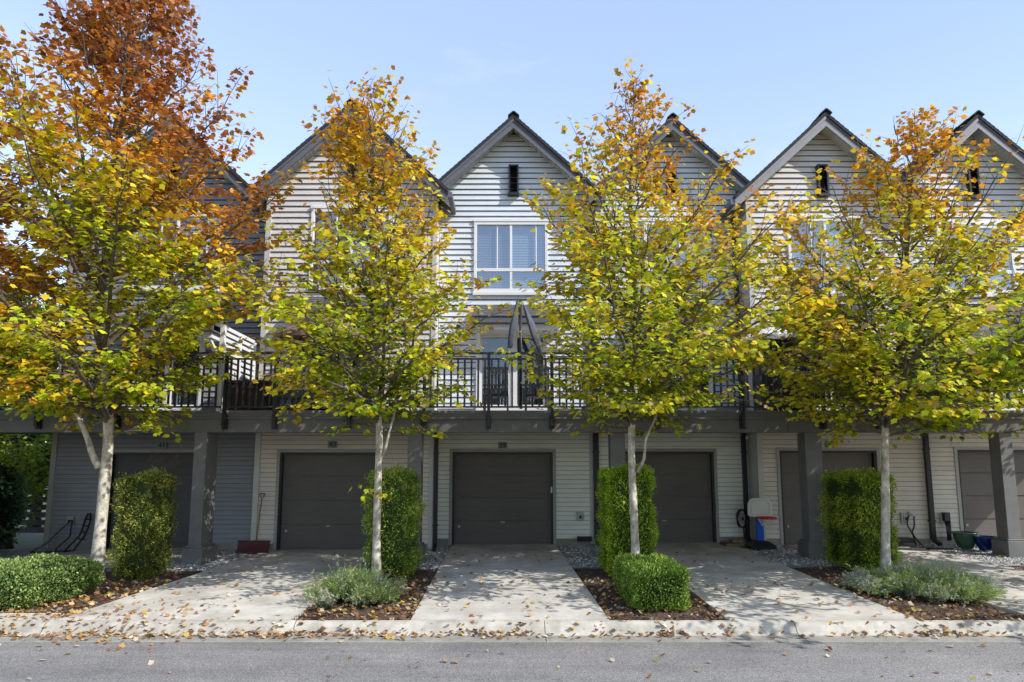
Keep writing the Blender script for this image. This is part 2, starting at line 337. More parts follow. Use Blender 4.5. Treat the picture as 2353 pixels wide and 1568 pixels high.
# ---------------------------------------------------------------- one townhouse
def townhouse(label, x0, x1, Y, xp, zp, sid, dx0, dx1, dtop, dbot, win, canopy, gdoor, num=None, left_trim=False, fasc='fascia', blindcol='blind', dmat='door',
              posts=(), down=None, ov=.40, screen=None):
    H = thing('townhouse', label, 'house', (xp, Y, 0), 'townhouses in the row')
    tanp = .93
    zfloor = zg(xp, Y)
    xl = lambda z: max(x0, xp - (zp - .12 - z)/tanp) if z > 6 else x0
    xr = lambda z: min(x1, xp + (zp - .12 - z)/tanp) if z > 6 else x1
    # window and door rectangles
    wx0, wx1, wz0, wz1 = win
    cx0, cx1 = canopy[0], canopy[1]
    gx0, gx1, gz0, gz1 = gdoor
    # walls
    w = MB()
    siding(w, xl, xr, ZD, zp-.3, Y, [(wx0, wx1, wz0, wz1), (gx0, gx1, gz0, gz1)], .142, .030)
    siding(w, lambda z: x0, lambda z: x1, zfloor+.14, ZD-.2, Y, [(dx0-.02, dx1+.02, -1, dtop+.02)], .106, .018, mi=2)
    # house body behind the siding
    e = zp - .3
    hl = e - (xp-x0)*tanp; hr = e - (x1-xp)*tanp
    e -= .0
    w.prism([(x0, zfloor-.2), (x1, zfloor-.2), (x1, hr), (xp, e), (x0, hl)], Y+.13, Y+8.5)
    w.box(x0, x0+.02, Y-.003, Y+.13, zfloor, hl); w.box(x1-.02, x1, Y-.003, Y+.13, zfloor, hr)
    w.build('wall', [M[sid], M['lap_shadow'], M[sid+'_low']], H)
    for (fa, fb_) in ((x0+.01, dx0-.03), (dx1+.03, x1-.01)):
        f = MB(); f.box(fa, fb_, Y-.004, Y+.12, zfloor-.3, zfloor+.15); f.build('foundation', M['found'], H)
    # roof slabs, rakes, soffit
    yf = Y - ov; half = (x1-x0)/2 + .30
    lo = zp - half*tanp
    r = MB(); t = .09; kz = t*math.sqrt(1+tanp*tanp)
    yb = Y + 9
    for sx in (-1, 1):
        n = 22; 
        for i in range(n):    # shingle courses, each a small step above the one below
            a0 = i/n; a1 = (i+1)/n
            X0 = xp + sx*half*(1-a0); Z0 = lo + (zp-lo)*a0; X1 = xp + sx*half*(1-a1); Z1 = lo + (zp-lo)*a1
            q = [(X0, yf-.03, Z0+.02), (X1, yf-.03, Z1+.004), (X1, yb, Z1+.004), (X0, yb, Z0+.02), (X0, yf-.03, Z0-.085), (X1, yf-.03, Z1-.085), (X0, yb, Z0-.085)]
            fs = [(0,3,2,1), (0,1,5,4), (3,0,4,6)]
            if sx > 0: fs = [tuple(reversed(z)) for z in fs]
            r.add(q, fs)
    for i in range(26):       # ridge tiles
        y = yf - .06 + i*.36
        for sx in (-1, 1):
            r.bar((xp + sx*.07, y, zp - .018 + .03), (xp + sx*.07, y+.40, zp - .018 + .012), .17, .025, up=(sx*.68, 0, .73))
    roof = r.build('roof', M['shingle'], H)
    fb = MB(); fh = .23
    for sx in (-1, 1):
        pts = [(xp, zp-.088), (xp + sx*half, lo-.088), (xp + sx*half, lo-.055-fh*1.1), (xp, zp-.055-fh*1.25)]
        if sx < 0: pts = pts[::-1]
        fb.prism(pts[::-1], yf, yf+.035)
        pts2 = [(xp, zp-.089), (xp + sx*half, lo-.089), (xp + sx*half, lo-.06-fh*.42), (xp, zp-.06-fh*.5)]
        if sx < 0: pts2 = pts2[::-1]
        fb.prism(pts2[::-1], yf-.018, yf-.002, 0 if sx < 0 else 1)
    fb.build('fascia', [M[fasc], M['shingle']], roof)
    so = MB()
    for sx in (-1, 1):
        a = (xp, zp-.22); b = (xp + sx*half, lo-.22)
        for j in range(int(half/.09)):
            u0 = j*.09/half; u1 = (j*.09+.082)/half
            p = (a[0]+(b[0]-a[0])*u0, a[1]+(b[1]-a[1])*u0); q = (a[0]+(b[0]-a[0])*u1, a[1]+(b[1]-a[1])*u1)
            so.prism([p, q, (q[0], q[1]+.02), (p[0], p[1]+.02)][:: (1 if sx > 0 else -1)], yf+.036, Y+.1)
        so.prism([a, b, (b[0], b[1]+.01), (a[0], a[1]+.01)][::(1 if sx > 0 else -1)], yf+.04, Y+.12)
    so.build('soffit', M['soffit'], roof)
    for sx in (-1, 1):
        gu = MB(); X = xp + sx*(half+.05); gu.box(X-.05, X+.05, yf, yb, lo-.2, lo-.07); gu.build('gutter', M['fascia'], roof)
    # gable vent
    vz0, vz1 = zp-1.92, zp-1.16
    v = MB(); frame_ring(v, xp-.125, xp+.125, vz0, vz1, .04, Y-.13, Y)
    v.box(xp-.15, xp+.15, Y-.15, Y, vz0-.03, vz0-.001)
    for i in range(13): 
        z = vz0+.05+i*.052
        v.quad((xp-.085, Y-.09, z), (xp+.085, Y-.09, z), (xp+.085, Y-.04, z+.04), (xp-.085, Y-.04, z+.04))
    v.box(xp-.1, xp+.1, Y-.028, Y-.003, vz0+.03, vz1-.03)
    v.build('gable_vent', M['blackplastic'], H)
    # upper window
    fr = MB(); frame_ring(fr, wx0, wx1, wz0, wz1, .075, Y-.06, Y+.05)
    fr.box(wx0-.02, wx1+.02, Y-.085, Y+.02, wz0-.09, wz0-.003); fr.box(wx0-.02, wx1+.02, Y-.075, Y+.02, wz1+.003, wz1+.07)
    mz = wz0 + (wz1-wz0)*.31; mxx = (wx0+wx1)/2
    fr.box(wx0+.075, wx1-.075, Y-.045, Y+.045, mz-.038, mz+.045)
    fr.box(mxx-.03, mxx+.03, Y-.043, Y+.043, wz0+.075, mz-.046); fr.box(mxx-.03, mxx+.03, Y-.043, Y+.043, mz+.046, wz1-.075)
    for s in (.30, .80):
        xx = wx0 + (wx1-wx0)*s*1.05; fr.box(xx-.014, xx+.014, Y-.03, Y+.03, mz+.047, wz1-.077)
    win_o = fr.build('window', M['white'], H, bevel=.006)
    p = MB(); p.quad((wx0+.08, Y-.012, wz0+.08), (wx1-.08, Y-.012, wz0+.08), (wx1-.08, Y-.012, wz1-.08), (wx0+.08, Y-.012, wz1-.08)); p.build('pane', M['glass'], win_o)
    bl = MB(); z = wz0+.1
    while z < wz1-.09:
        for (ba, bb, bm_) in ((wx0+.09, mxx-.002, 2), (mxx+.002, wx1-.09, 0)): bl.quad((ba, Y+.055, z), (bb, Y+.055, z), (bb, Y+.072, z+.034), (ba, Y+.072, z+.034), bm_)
        z += .042
    bl.box(wx0+.05, wx1-.05, Y+.095, Y+.11, wz0+.05, wz1-.05, 1)
    for s in (.22, .75): 
        xx = wx0+(wx1-wx0)*s; bl.box(xx-.006, xx+.006, Y+.05, Y+.054, wz0+.1, wz1-.1)
    bl.build('blind', [M[blindcol], M['interior'], M['blind_dark']], win_o)
    # balcony door: white frame, two glazed leaves
    d = MB(); frame_ring(d, gx0, gx1, gz0, gz1, .09, Y-.06, Y+.05)
    gm = (gx0+gx1)/2
    d.box(gm-.05, gm+.05, Y-.04, Y+.04, gz0+.091, gz1-.091)
    for (a, b) in ((gx0+.09, gm-.05), (gm+.05, gx1-.09)): frame_ring(d, a+.002, b-.002, gz0+.092, gz1-.092, .055, Y-.028, Y+.02)
    do = d.build('balcony_door', M['white'], H, bevel=.005)
    p = MB(); p.quad((gx0+.08, Y-.01, gz0+.08), (gx1-.08, Y-.01, gz0+.08), (gx1-.08, Y-.01, gz1-.08), (gx0+.08, Y-.01, gz1-.08)); p.build('pane', M['glass_dark'], do)
    p = MB(); p.box(gx0+.05, gx1-.05, Y+.07, Y+.12, gz0+.05, gz1-.05); p.build('doorway', M['interior'], do)
    # small shingled hood above the balcony door
    cz0, cz1 = canopy[2], canopy[3]
    h = MB(); n = 5
    for i in range(n):
        a0, a1 = i/n, (i+1)/n
        ya, yb2 = Y-.62*(1-a0), Y-.62*(1-a1)-.002; za, zb = cz0+(cz1-cz0)*a0, cz0+(cz1-cz0)*a1
        h.quad((cx0+.1*a0, ya, za+.02), (cx1-.1*a0, ya, za+.02), (cx1-.1*a1, yb2, zb+.006), (cx0+.1*a1, yb2, zb+.006))
        h.quad((cx0+.1*a0, ya, za-.004), (cx1-.1*a0, ya, za-.004), (cx1-.1*a0, ya, za+.02), (cx0+.1*a0, ya, za+.02))
    h.add([(cx0, Y-.62, cz0-.01), (cx0, Y, cz0-.01), (cx0+.1, Y, cz1)], [(0,1,2)]); h.add([(cx1, Y-.62, cz0-.01), (cx1, Y, cz0-.01), (cx1-.1, Y, cz1)], [(2,1,0)])
    ho = h.build('door_hood', M['shingle_mid'], H)
    h = MB(); h.box(cx0+.01, cx1-.01, Y-.60, Y-.57, cz0-.15, cz0-.012); h.box(cx0+.01, cx1-.01, Y-.568, Y-.003, cz0-.16, cz0-.13)
    h.build('hood_fascia', M['fascia'], ho)
    h = MB(); h.box(cx0+.08, cx1-.08, Y-.5, Y-.004, cz0-.30, cz0-.162); h.build('hood_beam', M['white'], ho)
    for xx in (cx0+.12, cx1-.2):
        h = MB(); h.bar((xx+.04, Y-.45, cz0-.3), (xx+.04, Y-.03, cz0-.62), .07, .07); h.build('hood_bracket', M['white'], ho)
    # garage door, panelled in four sections
    dbot = zfloor+.004; g = MB(); yy = Y+.10; hh = (dtop-dbot)/4
    for i in range(4):
        z0 = dbot + i*hh; g.box(dx0, dx1, yy, yy+.03, z0+.014, z0+hh-.014)
    g.box(dx0, dx1, yy+.022, yy+.029, dbot, dtop)
    g.box(dx0, dx1, yy-.006, yy+.02, dbot-.01, dbot+.02)
    go = g.build('garage_door', M[dmat], H)
    g = MB(); g.box(dx0-.07, dx0, Y-.03, Y+.10, dbot, dtop+.07); g.box(dx1, dx1+.07, Y-.03, Y+.10, dbot, dtop+.07); g.box(dx0, dx1, Y-.03, Y+.10, dtop, dtop+.07)
    g.build('door_frame', M['trim'], go)
    g = MB(); g.box(dx0+.001, dx0+.05, Y-.005, Y+.095, dbot, dtop-.001); g.box(dx1-.05, dx1-.001, Y-.005, Y+.095, dbot, dtop-.001); g.box(dx0+.05, dx1-.05, Y-.005, Y+.095, dtop-.05, dtop-.001)
    g.build('door_jamb', M['black'], go)
    g = MB(); xh = (dx0+dx1)/2; zh = dbot+hh*.94; g.box(xh-.05, xh+.05, yy-.03, yy-.001, zh-.012, zh+.012); g.build('door_handle', M['box'], go); g = MB(); g.box(dx0+.14, dx0+.19, yy-.02, yy-.001, dbot+hh*.7, dbot+hh*.7+.05); g.build('door_lock', M['box'], go)
    # corner trims
    tr_ = [(x1-.09, x1+.010, zfloor+.02, ZD-.2), (x1-.09, x1+.010, ZD, hr-.1)]
    if left_trim: tr_ += [(x0-.012, x0+.11, zfloor+.02, ZD-.2), (x0-.012, x0+.11, ZD, hl-.1)]
    for (ta, tb, tc_, td) in tr_:
        c = MB(); c.box(ta, tb, Y-.045, Y+.03, tc_, td); c.build('corner_trim', M['trimlight' if sid != 'siding_slate' else 'trim'], H)
    # number plaque
    if num:
        nx, nz = num[1], num[2]
        q = MB(); q.box(nx-.105, nx+.105, Y-.05, Y-.02, nz-.075, nz+.075); pq = q.build('house_number', M['plaque'], H, bevel=.004)
        digits(num[0], nx, Y-.053, nz, .17, M['digit'], pq)
    # deck, beam, rail
    b = MB(); b.box(x0, x1, YB+.20, Y-.03, ZD-.15, ZD); 
    b.box(x0, x1, YB+.13, YB+.20, ZD-.17, ZD+.03)
    dk = b.build('deck', M['trim'], H)
    b = MB(); b.box(x0, x1, YB, YB+.19, 2.50, 2.77); b.box(x0, x1, YB-.05, YB+.128, 2.772, 2.80); b.box(x0, x1, YB-.02, YB+.126, 2.802, 2.90)
    b.build('beam', M['beam'], dk)
    b = MB()
    j = x0
    while j < x1-.02:
        b.box(j, min(j+.088, x1), YB+.192, Y-.04, 2.735, 2.752); j += .1
    b.box(x0, x1, YB+.19, Y-.04, 2.753, 2.775)
    b.build('deck_soffit', M['soffit'], dk)
    b = MB(); yr = YB-.10; zt = az(810, yr); zb = ZD+.06
    b.box(x0+.02, x1-.02, yr-.03, yr+.03, zt-.04, zt); b.box(x0+.02, x1-.02, yr-.02, yr+.02, zt-.155, zt-.12); b.box(x0+.02, x1-.02, yr-.02, yr+.02, zb, zb+.035)
    n = int((x1-x0)/.135)
    for i in range(1, n):
        xx = x0 + (x1-x0)*i/n; b.box(xx-.019, xx+.019, yr-.012, yr+.012, zb+.036, zt-.121)
    ro = b.build('railing', M['rail'], H)
    for xx in posts:
        b = MB(); b.box(xx-.03, xx+.03, yr-.031, yr+.031, 2.62, zt-.041); b.box(xx-.055, xx+.055, YB-.065, YB-.022, 2.56, 2.84)
        for zz in (2.60, 2.70, 2.80): b.tube([(xx, YB-.09, zz), (xx, YB-.06, zz)], .017, 6)
        b.build('rail_post', M['black'], ro)
    if down is not None:
        b = MB()
        for (dxx, ww, z0, z1) in down:
            zt2 = z1
            b.box(dxx-ww/2, dxx+ww/2, Y-.12, Y-.05, z0, zt2)
            for zz in np.arange(z0+.4, zt2, 1.6): b.box(dxx-ww/2-.015, dxx+ww/2+.015, Y-.128, Y-.03, zz, zz+.03)
        b.bar((down[0][0], Y-.085, zfloor+.12), (down[0][0], Y-.30, zfloor+.04), .08, .07)
        b.build('downspout', M['black'], H)
    if screen is not None:
        b = MB(); xs = screen; y0s, y1s = YB+.02, Y-.05; zt2 = ZD+1.75
        b.box(xs-.045, xs+.045, y0s-.05, y0s+.04, ZD, zt2+.05)
        b.box(xs-.03, xs+.03, (y0s+y1s)/2-.03, (y0s+y1s)/2+.03, ZD, zt2); b.box(xs-.03, xs+.03, y1s-.05, y1s, ZD, zt2)
        z = ZD+.1
        while z < zt2: b.box(xs-.012, xs+.012, y0s+.041, y1s-.051, z, z+(.095 if xs > 0 else .075)); z += .125
        b.build('privacy_screen', M['darkwood'] if xs > 0 else M['white'], H)
    return H
def wrect(a, b, t, bo, Y): 
    return (ax(a, (t+bo)/2, Y), ax(b, (t+bo)/2, Y), az(bo, Y), az(t, Y))
YR, YF = 15.0, 14.4
def gd(x0px, x1px, top, bot, Y): return (ax(x0px, 1150, Y), ax(x1px, 1150, Y), az(top, Y), az(bot, Y))
def pl(t, px, py, Y): return (t, ax(px, py, Y), az(py, Y))
# unit 41
d = gd(247, 480, 1040, 1250, YR)
H41 = townhouse('slate grey end townhouse numbered 41 behind the tallest rust orange tree', -10.95, -5.87, YR, -8.45, 10.55, 'siding_slate', d[0], d[1], d[2], d[3],
   wrect(305, 508, 493, 665, YR), (ax(300, 720, YR), ax(520, 720, YR), az(745, YR-.6), az(700, YR)), wrect(305, 470, 765, 945, YR), pl('41', 375, 1024, YR), left_trim=True, dmat='door_dark', posts=(-9.6, -8.0), down=[(-5.98, .09, .1, 2.7)], screen=None)
# unit 40
d = gd(640, 868, 1040, 1250, YF)
H40 = townhouse('taupe townhouse numbered 40 with a maroon snow shovel by its garage door', -5.86, -1.80, YF, -3.83, 10.45, 'siding_taupe', d[0], d[1], d[2], d[3],
   wrect(714, 900, 482, 660, YF), (ax(672, 705, YF-.3), ax(905, 705, YF-.3), az(703, YF-.6), az(682, YF)), wrect(700, 880, 765, 945, YF), pl('40', 765, 1022, YF), left_trim=True, posts=(-6.12+.3, ax(632, 900, YB-.1), -3.3), down=[(-1.72, .09, .1, 2.7)], screen=-5.98)
# unit 39
d = gd(1039, 1271, 1039, 1246, YR)
H39 = townhouse('pale grey townhouse numbered 39 whose gable is in full view', -1.79, 1.93, YR, .04, 10.5, 'siding_grey', d[0], d[1], d[2], d[3],
   wrect(1089, 1259, 512, 672, YR), (ax(1085, 715, YR-.3), ax(1295, 715, YR-.3), az(727, YR-.6), az(700, YR)), wrect(1094, 1262, 763, 945, YR), pl('39', 1155, 1024, YR), posts=(ax(975, 900, YB-.1), ax(1123, 900, YB-.1), ax(1268, 900, YB-.1)), down=[(1.99, .13, .15, 8.4)])
# unit 38
d = gd(1411, 1643, 1038, 1239, YR)
H38 = townhouse('pale grey townhouse behind the square box bush and yellow green maple', 1.94, 5.60, YR, 3.98, 10.45, 'siding_grey', d[0], d[1], d[2], d[3],
   wrect(1480, 1645, 512, 672, YR), (ax(1470, 715, YR-.3), ax(1660, 715, YR-.3), az(727, YR-.6), az(700, YR)), wrect(1480, 1640, 763, 945, YR), None, posts=(ax(1510, 900, YB-.1), ax(1705, 900, YB-.1)), down=[(5.50, .10, .15, 8.0)], screen=6.05)
# unit 37
d = gd(1795, 2020, 1036, 1243, YF)
H37 = townhouse('taupe townhouse numbered 37 behind the last full tree on the right', 5.61, 9.50, YF, 7.46, 10.2, 'siding_taupe', d[0], d[1], d[2], d[3],
   wrect(1810, 1985, 504, 674, YF), (ax(1800, 715, YF-.3), ax(2010, 715, YF-.3), az(727, YF-.6), az(703, YF)), wrect(1815, 1990, 763, 945, YF), pl('37', 1906, 1021, YF), left_trim=True, fasc='fascia_light', posts=(ax(1890, 900, YB-.1), ax(2020, 900, YB-.1)), down=[(9.44, .10, .2, 2.7)])
# unit 36
d = gd(2207, 2440, 1034, 1237, YF)
H36 = townhouse('warm grey townhouse with a green pot and a blue pot outside its garage', 9.51, 13.0, YF, 11.07, 10.15, 'siding_mist', d[0], d[1], d[2], d[3],
   wrect(2155, 2328, 520, 676, YF), (ax(2180, 715, YF-.3), ax(2390, 715, YF-.3), az(726, YF-.6), az(703, YF)), wrect(2190, 2340, 763, 945, YF), None, fasc='fascia_light', posts=(ax(2170, 900, YB-.1),))
# columns: each carries the deck of the house on its left
def column(parent, x, w, d, y):
    zb = zg(x, y)
    b = MB(); b.box(x-w/2, x+w/2, y-d/2, y+d/2, zb+.30, 2.498)
    c = b.build('column', M['column'], parent, bevel=.008)
    b = MB(); b.box(x-w/2-.075, x+w/2+.075, y-d/2-.075, y+d/2+.075, zb-.1, zb+.28); b.box(x-w/2-.045, x+w/2+.045, y-d/2-.045, y+d/2+.045, zb+.281, zb+.32)
    b.build('plinth', M['column'], c, bevel=.01)
column(H41, -6.30, .25, .50, YB+.22); column(H40, -1.98, .28, .3, YB+.2); column(H39, 2.15, .30, .3, YB+.2); column(H38, 6.12, .34, .34, YB+.2); column(H37, 10.05, .26, .3, YB+.2); column(H41, -11.6, .3, .3, YB+.2)
# end deck return past the left gable
b = MB(); b.box(-13.2, -10.96, YB, YB+.19, 2.50, 2.77); b.box(-13.2, -10.96, YB+.2, 15, 2.6, 2.9); b.box(-13.2, -10.96, YB-.03, YB+.19, 2.775, 2.9); b.build('beam', M['beam'], H41)
# right hand continuation beam past the frame is not built: the photo shows nothing of it
# wall fittings that are parts of their houses
def outlet(parent, px, py, Y, w=.17, h=.2, m='box'):
    x, _, z = at(px, py, Y); b = MB(); b.box(x-w/2, x+w/2, Y-.075, Y-.015, z-h/2, z+h/2); b.box(x-w*.25, x+w*.3, Y-.10, Y-.076, z-h*.3, z+h*.22)
    o = b.build('outlet_box', M[m], parent, bevel=.006)
    b = MB(); b.box(x-.015, x+.03, Y-.112, Y-.101, z-.05, z+.02); b.build('socket', M['black'], o)
outlet(H39, 1332, 1186, YR); outlet(H38, 1702, 1190, YR, .24, .2); outlet(H37, 2075, 1190, YF, .16, .24); outlet(H36, 2166, 1192, YF, .16, .24); outlet(H41, 165, 1196, YR, .16, .2, 'trim')
for (H, px, py, Y) in ((H38, 1722, 1004, YR), (H37, 2101, 1003, YF)):
    x, _, z = at(px, py, Y-.15); b = MB(); b.box(x-.05, x+.05, Y-.08, Y-.02, z-.03, z+.05); b.tube([(x, Y-.1, z), (x-.08, Y-.2, z-.03)], .035, 10); b.tube([(x+.03, Y-.1, z), (x+.10, Y-.18, z-.02)], .03, 10)
    b.build('flood_light', M['white'], H)
x, _, z = at(1343, 1238, YR-.1); b = MB(); b.box(x-.17, x+.17, YR-.16, YR-.02, z-.06, z+.05); b.build('foundation_vent', M['blackplastic'], H39, bevel=.01)
x, _, z = at(1267, 1126, YR); b = MB(); b.box(x-.018, x+.018, YR-.06, YR-.03, z-.07, z+.07); b.build('keypad', M['white'], H39)
x, _, z = at(2060, 1237, YF-.1); b = MB(); b.box(x-.3, x+.3, YF-.3, YF-.02, z-.08, z+.02); b.build('foundation_vent', M['blackplastic'], H37, bevel=.01)
x, _, z = at(1062, 1190, YF)

# ---------------------------------------------------------------- loose things near the garages
def tagd(o, *a, **k): return tag(o, *a, **k)
# snow shovel
x0s, _, z0s = at(603, 1140, YF-.06); yb = YF-.30; zb = zg(-5.6, yb)
T = thing('snow_shovel', 'snow shovel with wooden handle and maroon blade leaning on the wall beside door 40', 'shovel', (-5.65, yb, zb))
xb = ax(584, 1250, yb)
b = MB(); b.tube([(x0s-.01, YF-.06, z0s-.06), (xb+.02, yb+.05, zb+.25)], .014, 8); b.build('handle', M['wood'], T)
b = MB(); b.tube([(x0s-.06, YF-.06, z0s+.05), (x0s-.055, YF-.06, z0s), (x0s-.01, YF-.06, z0s-.06), (x0s+.04, YF-.06, z0s), (x0s+.055, YF-.06, z0s+.05), (x0s-.06, YF-.06, z0s+.055)], .013, 8); b.build('grip', M['wood'], T)
b = MB()
for i in range(6):
    a0, a1 = i/6, (i+1)/6
    f = lambda a: (yb-.07+.08*math.sin(a*1.4), zb+.01+a*.23)
    (ya, za), (y2, z2) = f(a0), f(a1)
    b.quad((xb-.36, ya, za), (xb+.34, ya, za), (xb+.34, y2, z2), (xb-.36, y2, z2))
    b.quad((xb-.36, y2+.012, z2), (xb+.34, y2+.012, z2), (xb+.34, ya+.012, za), (xb-.36, ya+.012, za))
b.box(xb-.37, xb+.35, yb-.002, yb+.03, zb+.235, zb+.26); b.box(xb-.37, xb+.35, yb-.09, yb-.066, zb, zb+.03)
b.build('blade', M['maroon'], T)
b = MB(); b.tube([(xb+.02, yb+.05, zb+.25), (xb-.02, yb+.02, zb+.12)], .022, 8); b.build('socket', M['black'], T)
# basketball hoop
hy = 14.05; hx = ax(1747, 1240, hy); hz = zg(hx, hy)
T = thing('basketball_hoop', "toy basketball hoop with white backboard, red rim and blue pole on a black base", 'basketball hoop', (hx, hy, hz))
b = MB(); v = []
for (s, z) in ((1, 0), (1, .07), (.55, .15), (.3, .17)):
    v.append([(hx-.27*s, hy-.22*s, hz+z), (hx+.27*s, hy-.22*s, hz+z), (hx+.27*s, hy+.22*s, hz+z), (hx-.27*s, hy+.22*s, hz+z)])
for a, c in zip(v[:-1], v[1:]): b.add(a+c, [(i, (i+1)%4, (i+1)%4+4, i+4) for i in range(4)])
b.add(v[-1], [(0,1,2,3)]); b.build('base', M['blackplastic'], T, bevel=.015)
zr = az(1186, hy); b = MB(); b.box(hx-.075, hx+.075, hy-.05, hy+.05, hz+.14, zr+.05); b.build('pole', M['blue'], T, bevel=.015)
def rrect(w, h, r, n=7, topr=None):
    pts = []
    for (cx, cy, a0, rr) in ((w/2, h/2, 0, topr or r), (-w/2, h/2, 90, topr or r), (-w/2, -h/2, 180, r), (w/2, -h/2, 270, r)):
        for i in range(n):
            a = math.radians(a0 + 90*i/(n-1)); sx = 1 if cx > 0 else -1; sy = 1 if cy > 0 else -1
            pts.append((cx - sx*rr + rr*math.cos(a), cy - sy*rr + rr*math.sin(a)))
    return pts
zbt, zbb = az(1146, hy), az(1186, hy)
b = MB(); zc = (zbt+zbb)/2; bxx = hx-.01; b.prism([(bxx+p[0], zc+p[1]) for p in rrect(.54, zbt-zbb+.03, .07, topr=.16)], hy-.10, hy-.06); bo = b.build('backboard', M['board'], T, bevel=.012)
b = MB(); pp = rrect(.40, zbt-zbb-.08, .03, topr=.1); b.tube([(bxx+p[0], hy-.102, zc+p[1]) for p in pp+[pp[0]]], .006, 5); b.build('outline', M['trimlight'], bo)
zr = az(1190, hy-.3)
ring = [(hx+.03+.20*math.cos(t), hy-.32+.20*math.sin(t), zr) for t in np.linspace(0, 2*math.pi, 29)]
b = MB(); b.tube(ring, .02, 8); b.box(hx-.10, hx+.16, hy-.16, hy-.10, zr-.03, zr+.02); b.build('rim', M['red'], T)
b = MB()
for i in range(12):
    for s in (1, -1):
        t0 = 2*math.pi*i/12; pts = []
        for k in range(6):
            r = .19 - .02*k; t = t0 + s*k*.16; pts.append((hx+.03+r*math.cos(t), hy-.32+r*math.sin(t), zr-.035*k))
        b.tube(pts, .004, 4, cap=False)
b.build('net', M['net'], T)
# coiled hose on the wall of the house behind the round hoop
hy2 = YR-.12; hx2, _, hz2 = at(1705, 1194, hy2)
b = MB(); pts = []
for i in range(150):
    t = i/150*2*math.pi*5; k = 1 + .10*math.sin(i*.21); pts.append((hx2+.115*k*math.cos(t)+.01*math.sin(i*.5), hy2+.03*math.sin(i*.13), hz2+.20*k*math.sin(t)))
pts += [(hx2+.02, hy2-.02, hz2-.2), (hx2+.03, hy2-.03, hz2-.4), (hx2+.07, hy2-.1, zg(hx2, hy2)+.03), (hx2+.2, hy2-.2, zg(hx2, hy2)+.02), (hx2+.35, hy2-.15, zg(hx2, hy2)+.02)]
b.tube(pts, .016, 6)
T = thing('garden_hose', 'black hose coiled on the pale grey wall left of the toy basketball hoop', 'hose', (hx2, hy2, hz2)); b.build('coil', M['blackplastic'], T)
# pavers
px_, _, _ = at(1688, 1235, 14.6); zz = zg(px_, 14.6)
b = MB(); b.box(px_-.30, px_+.20, 14.3, 14.75, zz-.01, zz+.05); b.tube([(px_-.1,14.5,zz+.05),(px_-.1,14.5,zz+.055)], .01, 5)
tag(b.build('paving_stone', M['brick'], bevel=.01), 'wide flat brown paving stone on the gravel left of the toy basketball hoop', 'paving stone')
b = MB(); b.box(px_-.12, px_+.12, 14.42, 14.62, zz+.051, zz+.13); tag(b.build('brick', M['brick'], bevel=.012), 'small tan brick lying on top of the brown paving stone', 'brick')
# cables, wall charger and pots
def cable(name, label, pts, r, m='blackplastic', cat='cable'):
    b = MB(); P = [Vector(p) for p in pts]; out = []
    for i in range(len(P)-1):
        p0 = P[max(i-1, 0)]; p1 = P[i]; p2 = P[i+1]; p3 = P[min(i+2, len(P)-1)]
        for k in range(6):
            t = k/6; out.append(.5*((2*p1)+(-p0+p2)*t+(2*p0-5*p1+4*p2-p3)*t*t+(-p0+3*p1-3*p2+p3)*t**3))
    out.append(P[-1]); b.tube(out, r, 6); return tag(b.build(name, M[m]), label, cat)
def wp(px, py, Y): return at(px, py, Y)
def gp(px, Y, dz=.02):
    x = (px-CX)*Y/FPX; return (x, Y, zg(x, Y)+dz)
cable('electric_cable', 'doubled black cable under the wall tap, looped on the gravel',
  [wp(2088,1186,YF-.1), wp(2085,1205,YF-.14), wp(2094,1222,YF-.14), wp(2100,1236,YF-.16), gp(2085,14.0), gp(2075,13.85), gp(2120,13.7), gp(2165,13.6), gp(2172,13.5), gp(2120,13.55), gp(2104,13.8), wp(2098,1228,YF-.14), wp(2101,1208,YF-.12), wp(2100,1188,YF-.1)], .017)
x, _, z = wp(2093, 1184, YF-.1)
T = thing('wall_tap', 'metal garden tap on the wall at the right of the trimmed hedge', 'tap', (x, YF, z)); b = MB(); b.tube([(x-.05, YF-.02, z), (x-.03, YF-.12, z+.02), (x+.06, YF-.13, z)], .028, 8); b.tube([(x+.06,YF-.13,z),(x+.08,YF-.13,z-.05)], .02, 8); b.build('spout', M['box'], T)
b = MB(); b.tube([(x-.03, YF-.10, z+.02), (x-.03, YF-.10, z+.07)], .01, 6); b.tube([(x-.07, YF-.10, z+.07), (x+.01, YF-.10, z+.07)], .014, 6); b.build('handle', M['box'], T)
x, _, z = wp(2174, 1188, YF-.1)
T = thing('wall_charger', 'slim black charger with cable bundle on the wall above the green pot', 'charger', (x, YF, z))
b = MB(); b.box(x-.075, x+.065, YF-.16, YF-.03, z-.10, z+.10); b.build('housing', M['blackplastic'], T, bevel=.02)
b = MB()
for k in range(4): b.tube([(x-.03+.025*k, YF-.11-.01*k, z-.08), (x-.02+.025*k, YF-.13, z-.3), (x-.01+.02*k, YF-.12, z-.52)], .018, 6)
b.build('cable_bundle', M['blackplastic'], T)
def pot(px, py, Y, r, h, m, label):
    x = (px-CX)*Y/FPX; z = zg(x, Y)
    T = thing('plant_pot', label, 'plant pot', (x, Y, z), 'glazed pots by the right garage')
    b = MB(); b.lathe((x, Y, z), [(.0,.004),(.55*r,0),(.62*r,.03),(.80*r,h*.4),(.93*r,h*.75),(.97*r,h*.9)], 32); b.build('bowl', M[m], T)
    b = MB(); b.lathe((x, Y, z), [(.955*r,h*.9),(1.03*r,h*.92),(1.05*r,h*.97),(1.02*r,h),(.95*r,h),(.9*r,h*.9)], 32); b.build('rim', M[m], T)
    b = MB(); b.lathe((x, Y, z), [(.91*r,h*.86),(.4*r,h*.83),(.0,h*.84)], 32); b.build('soil', M['mulch'], T)
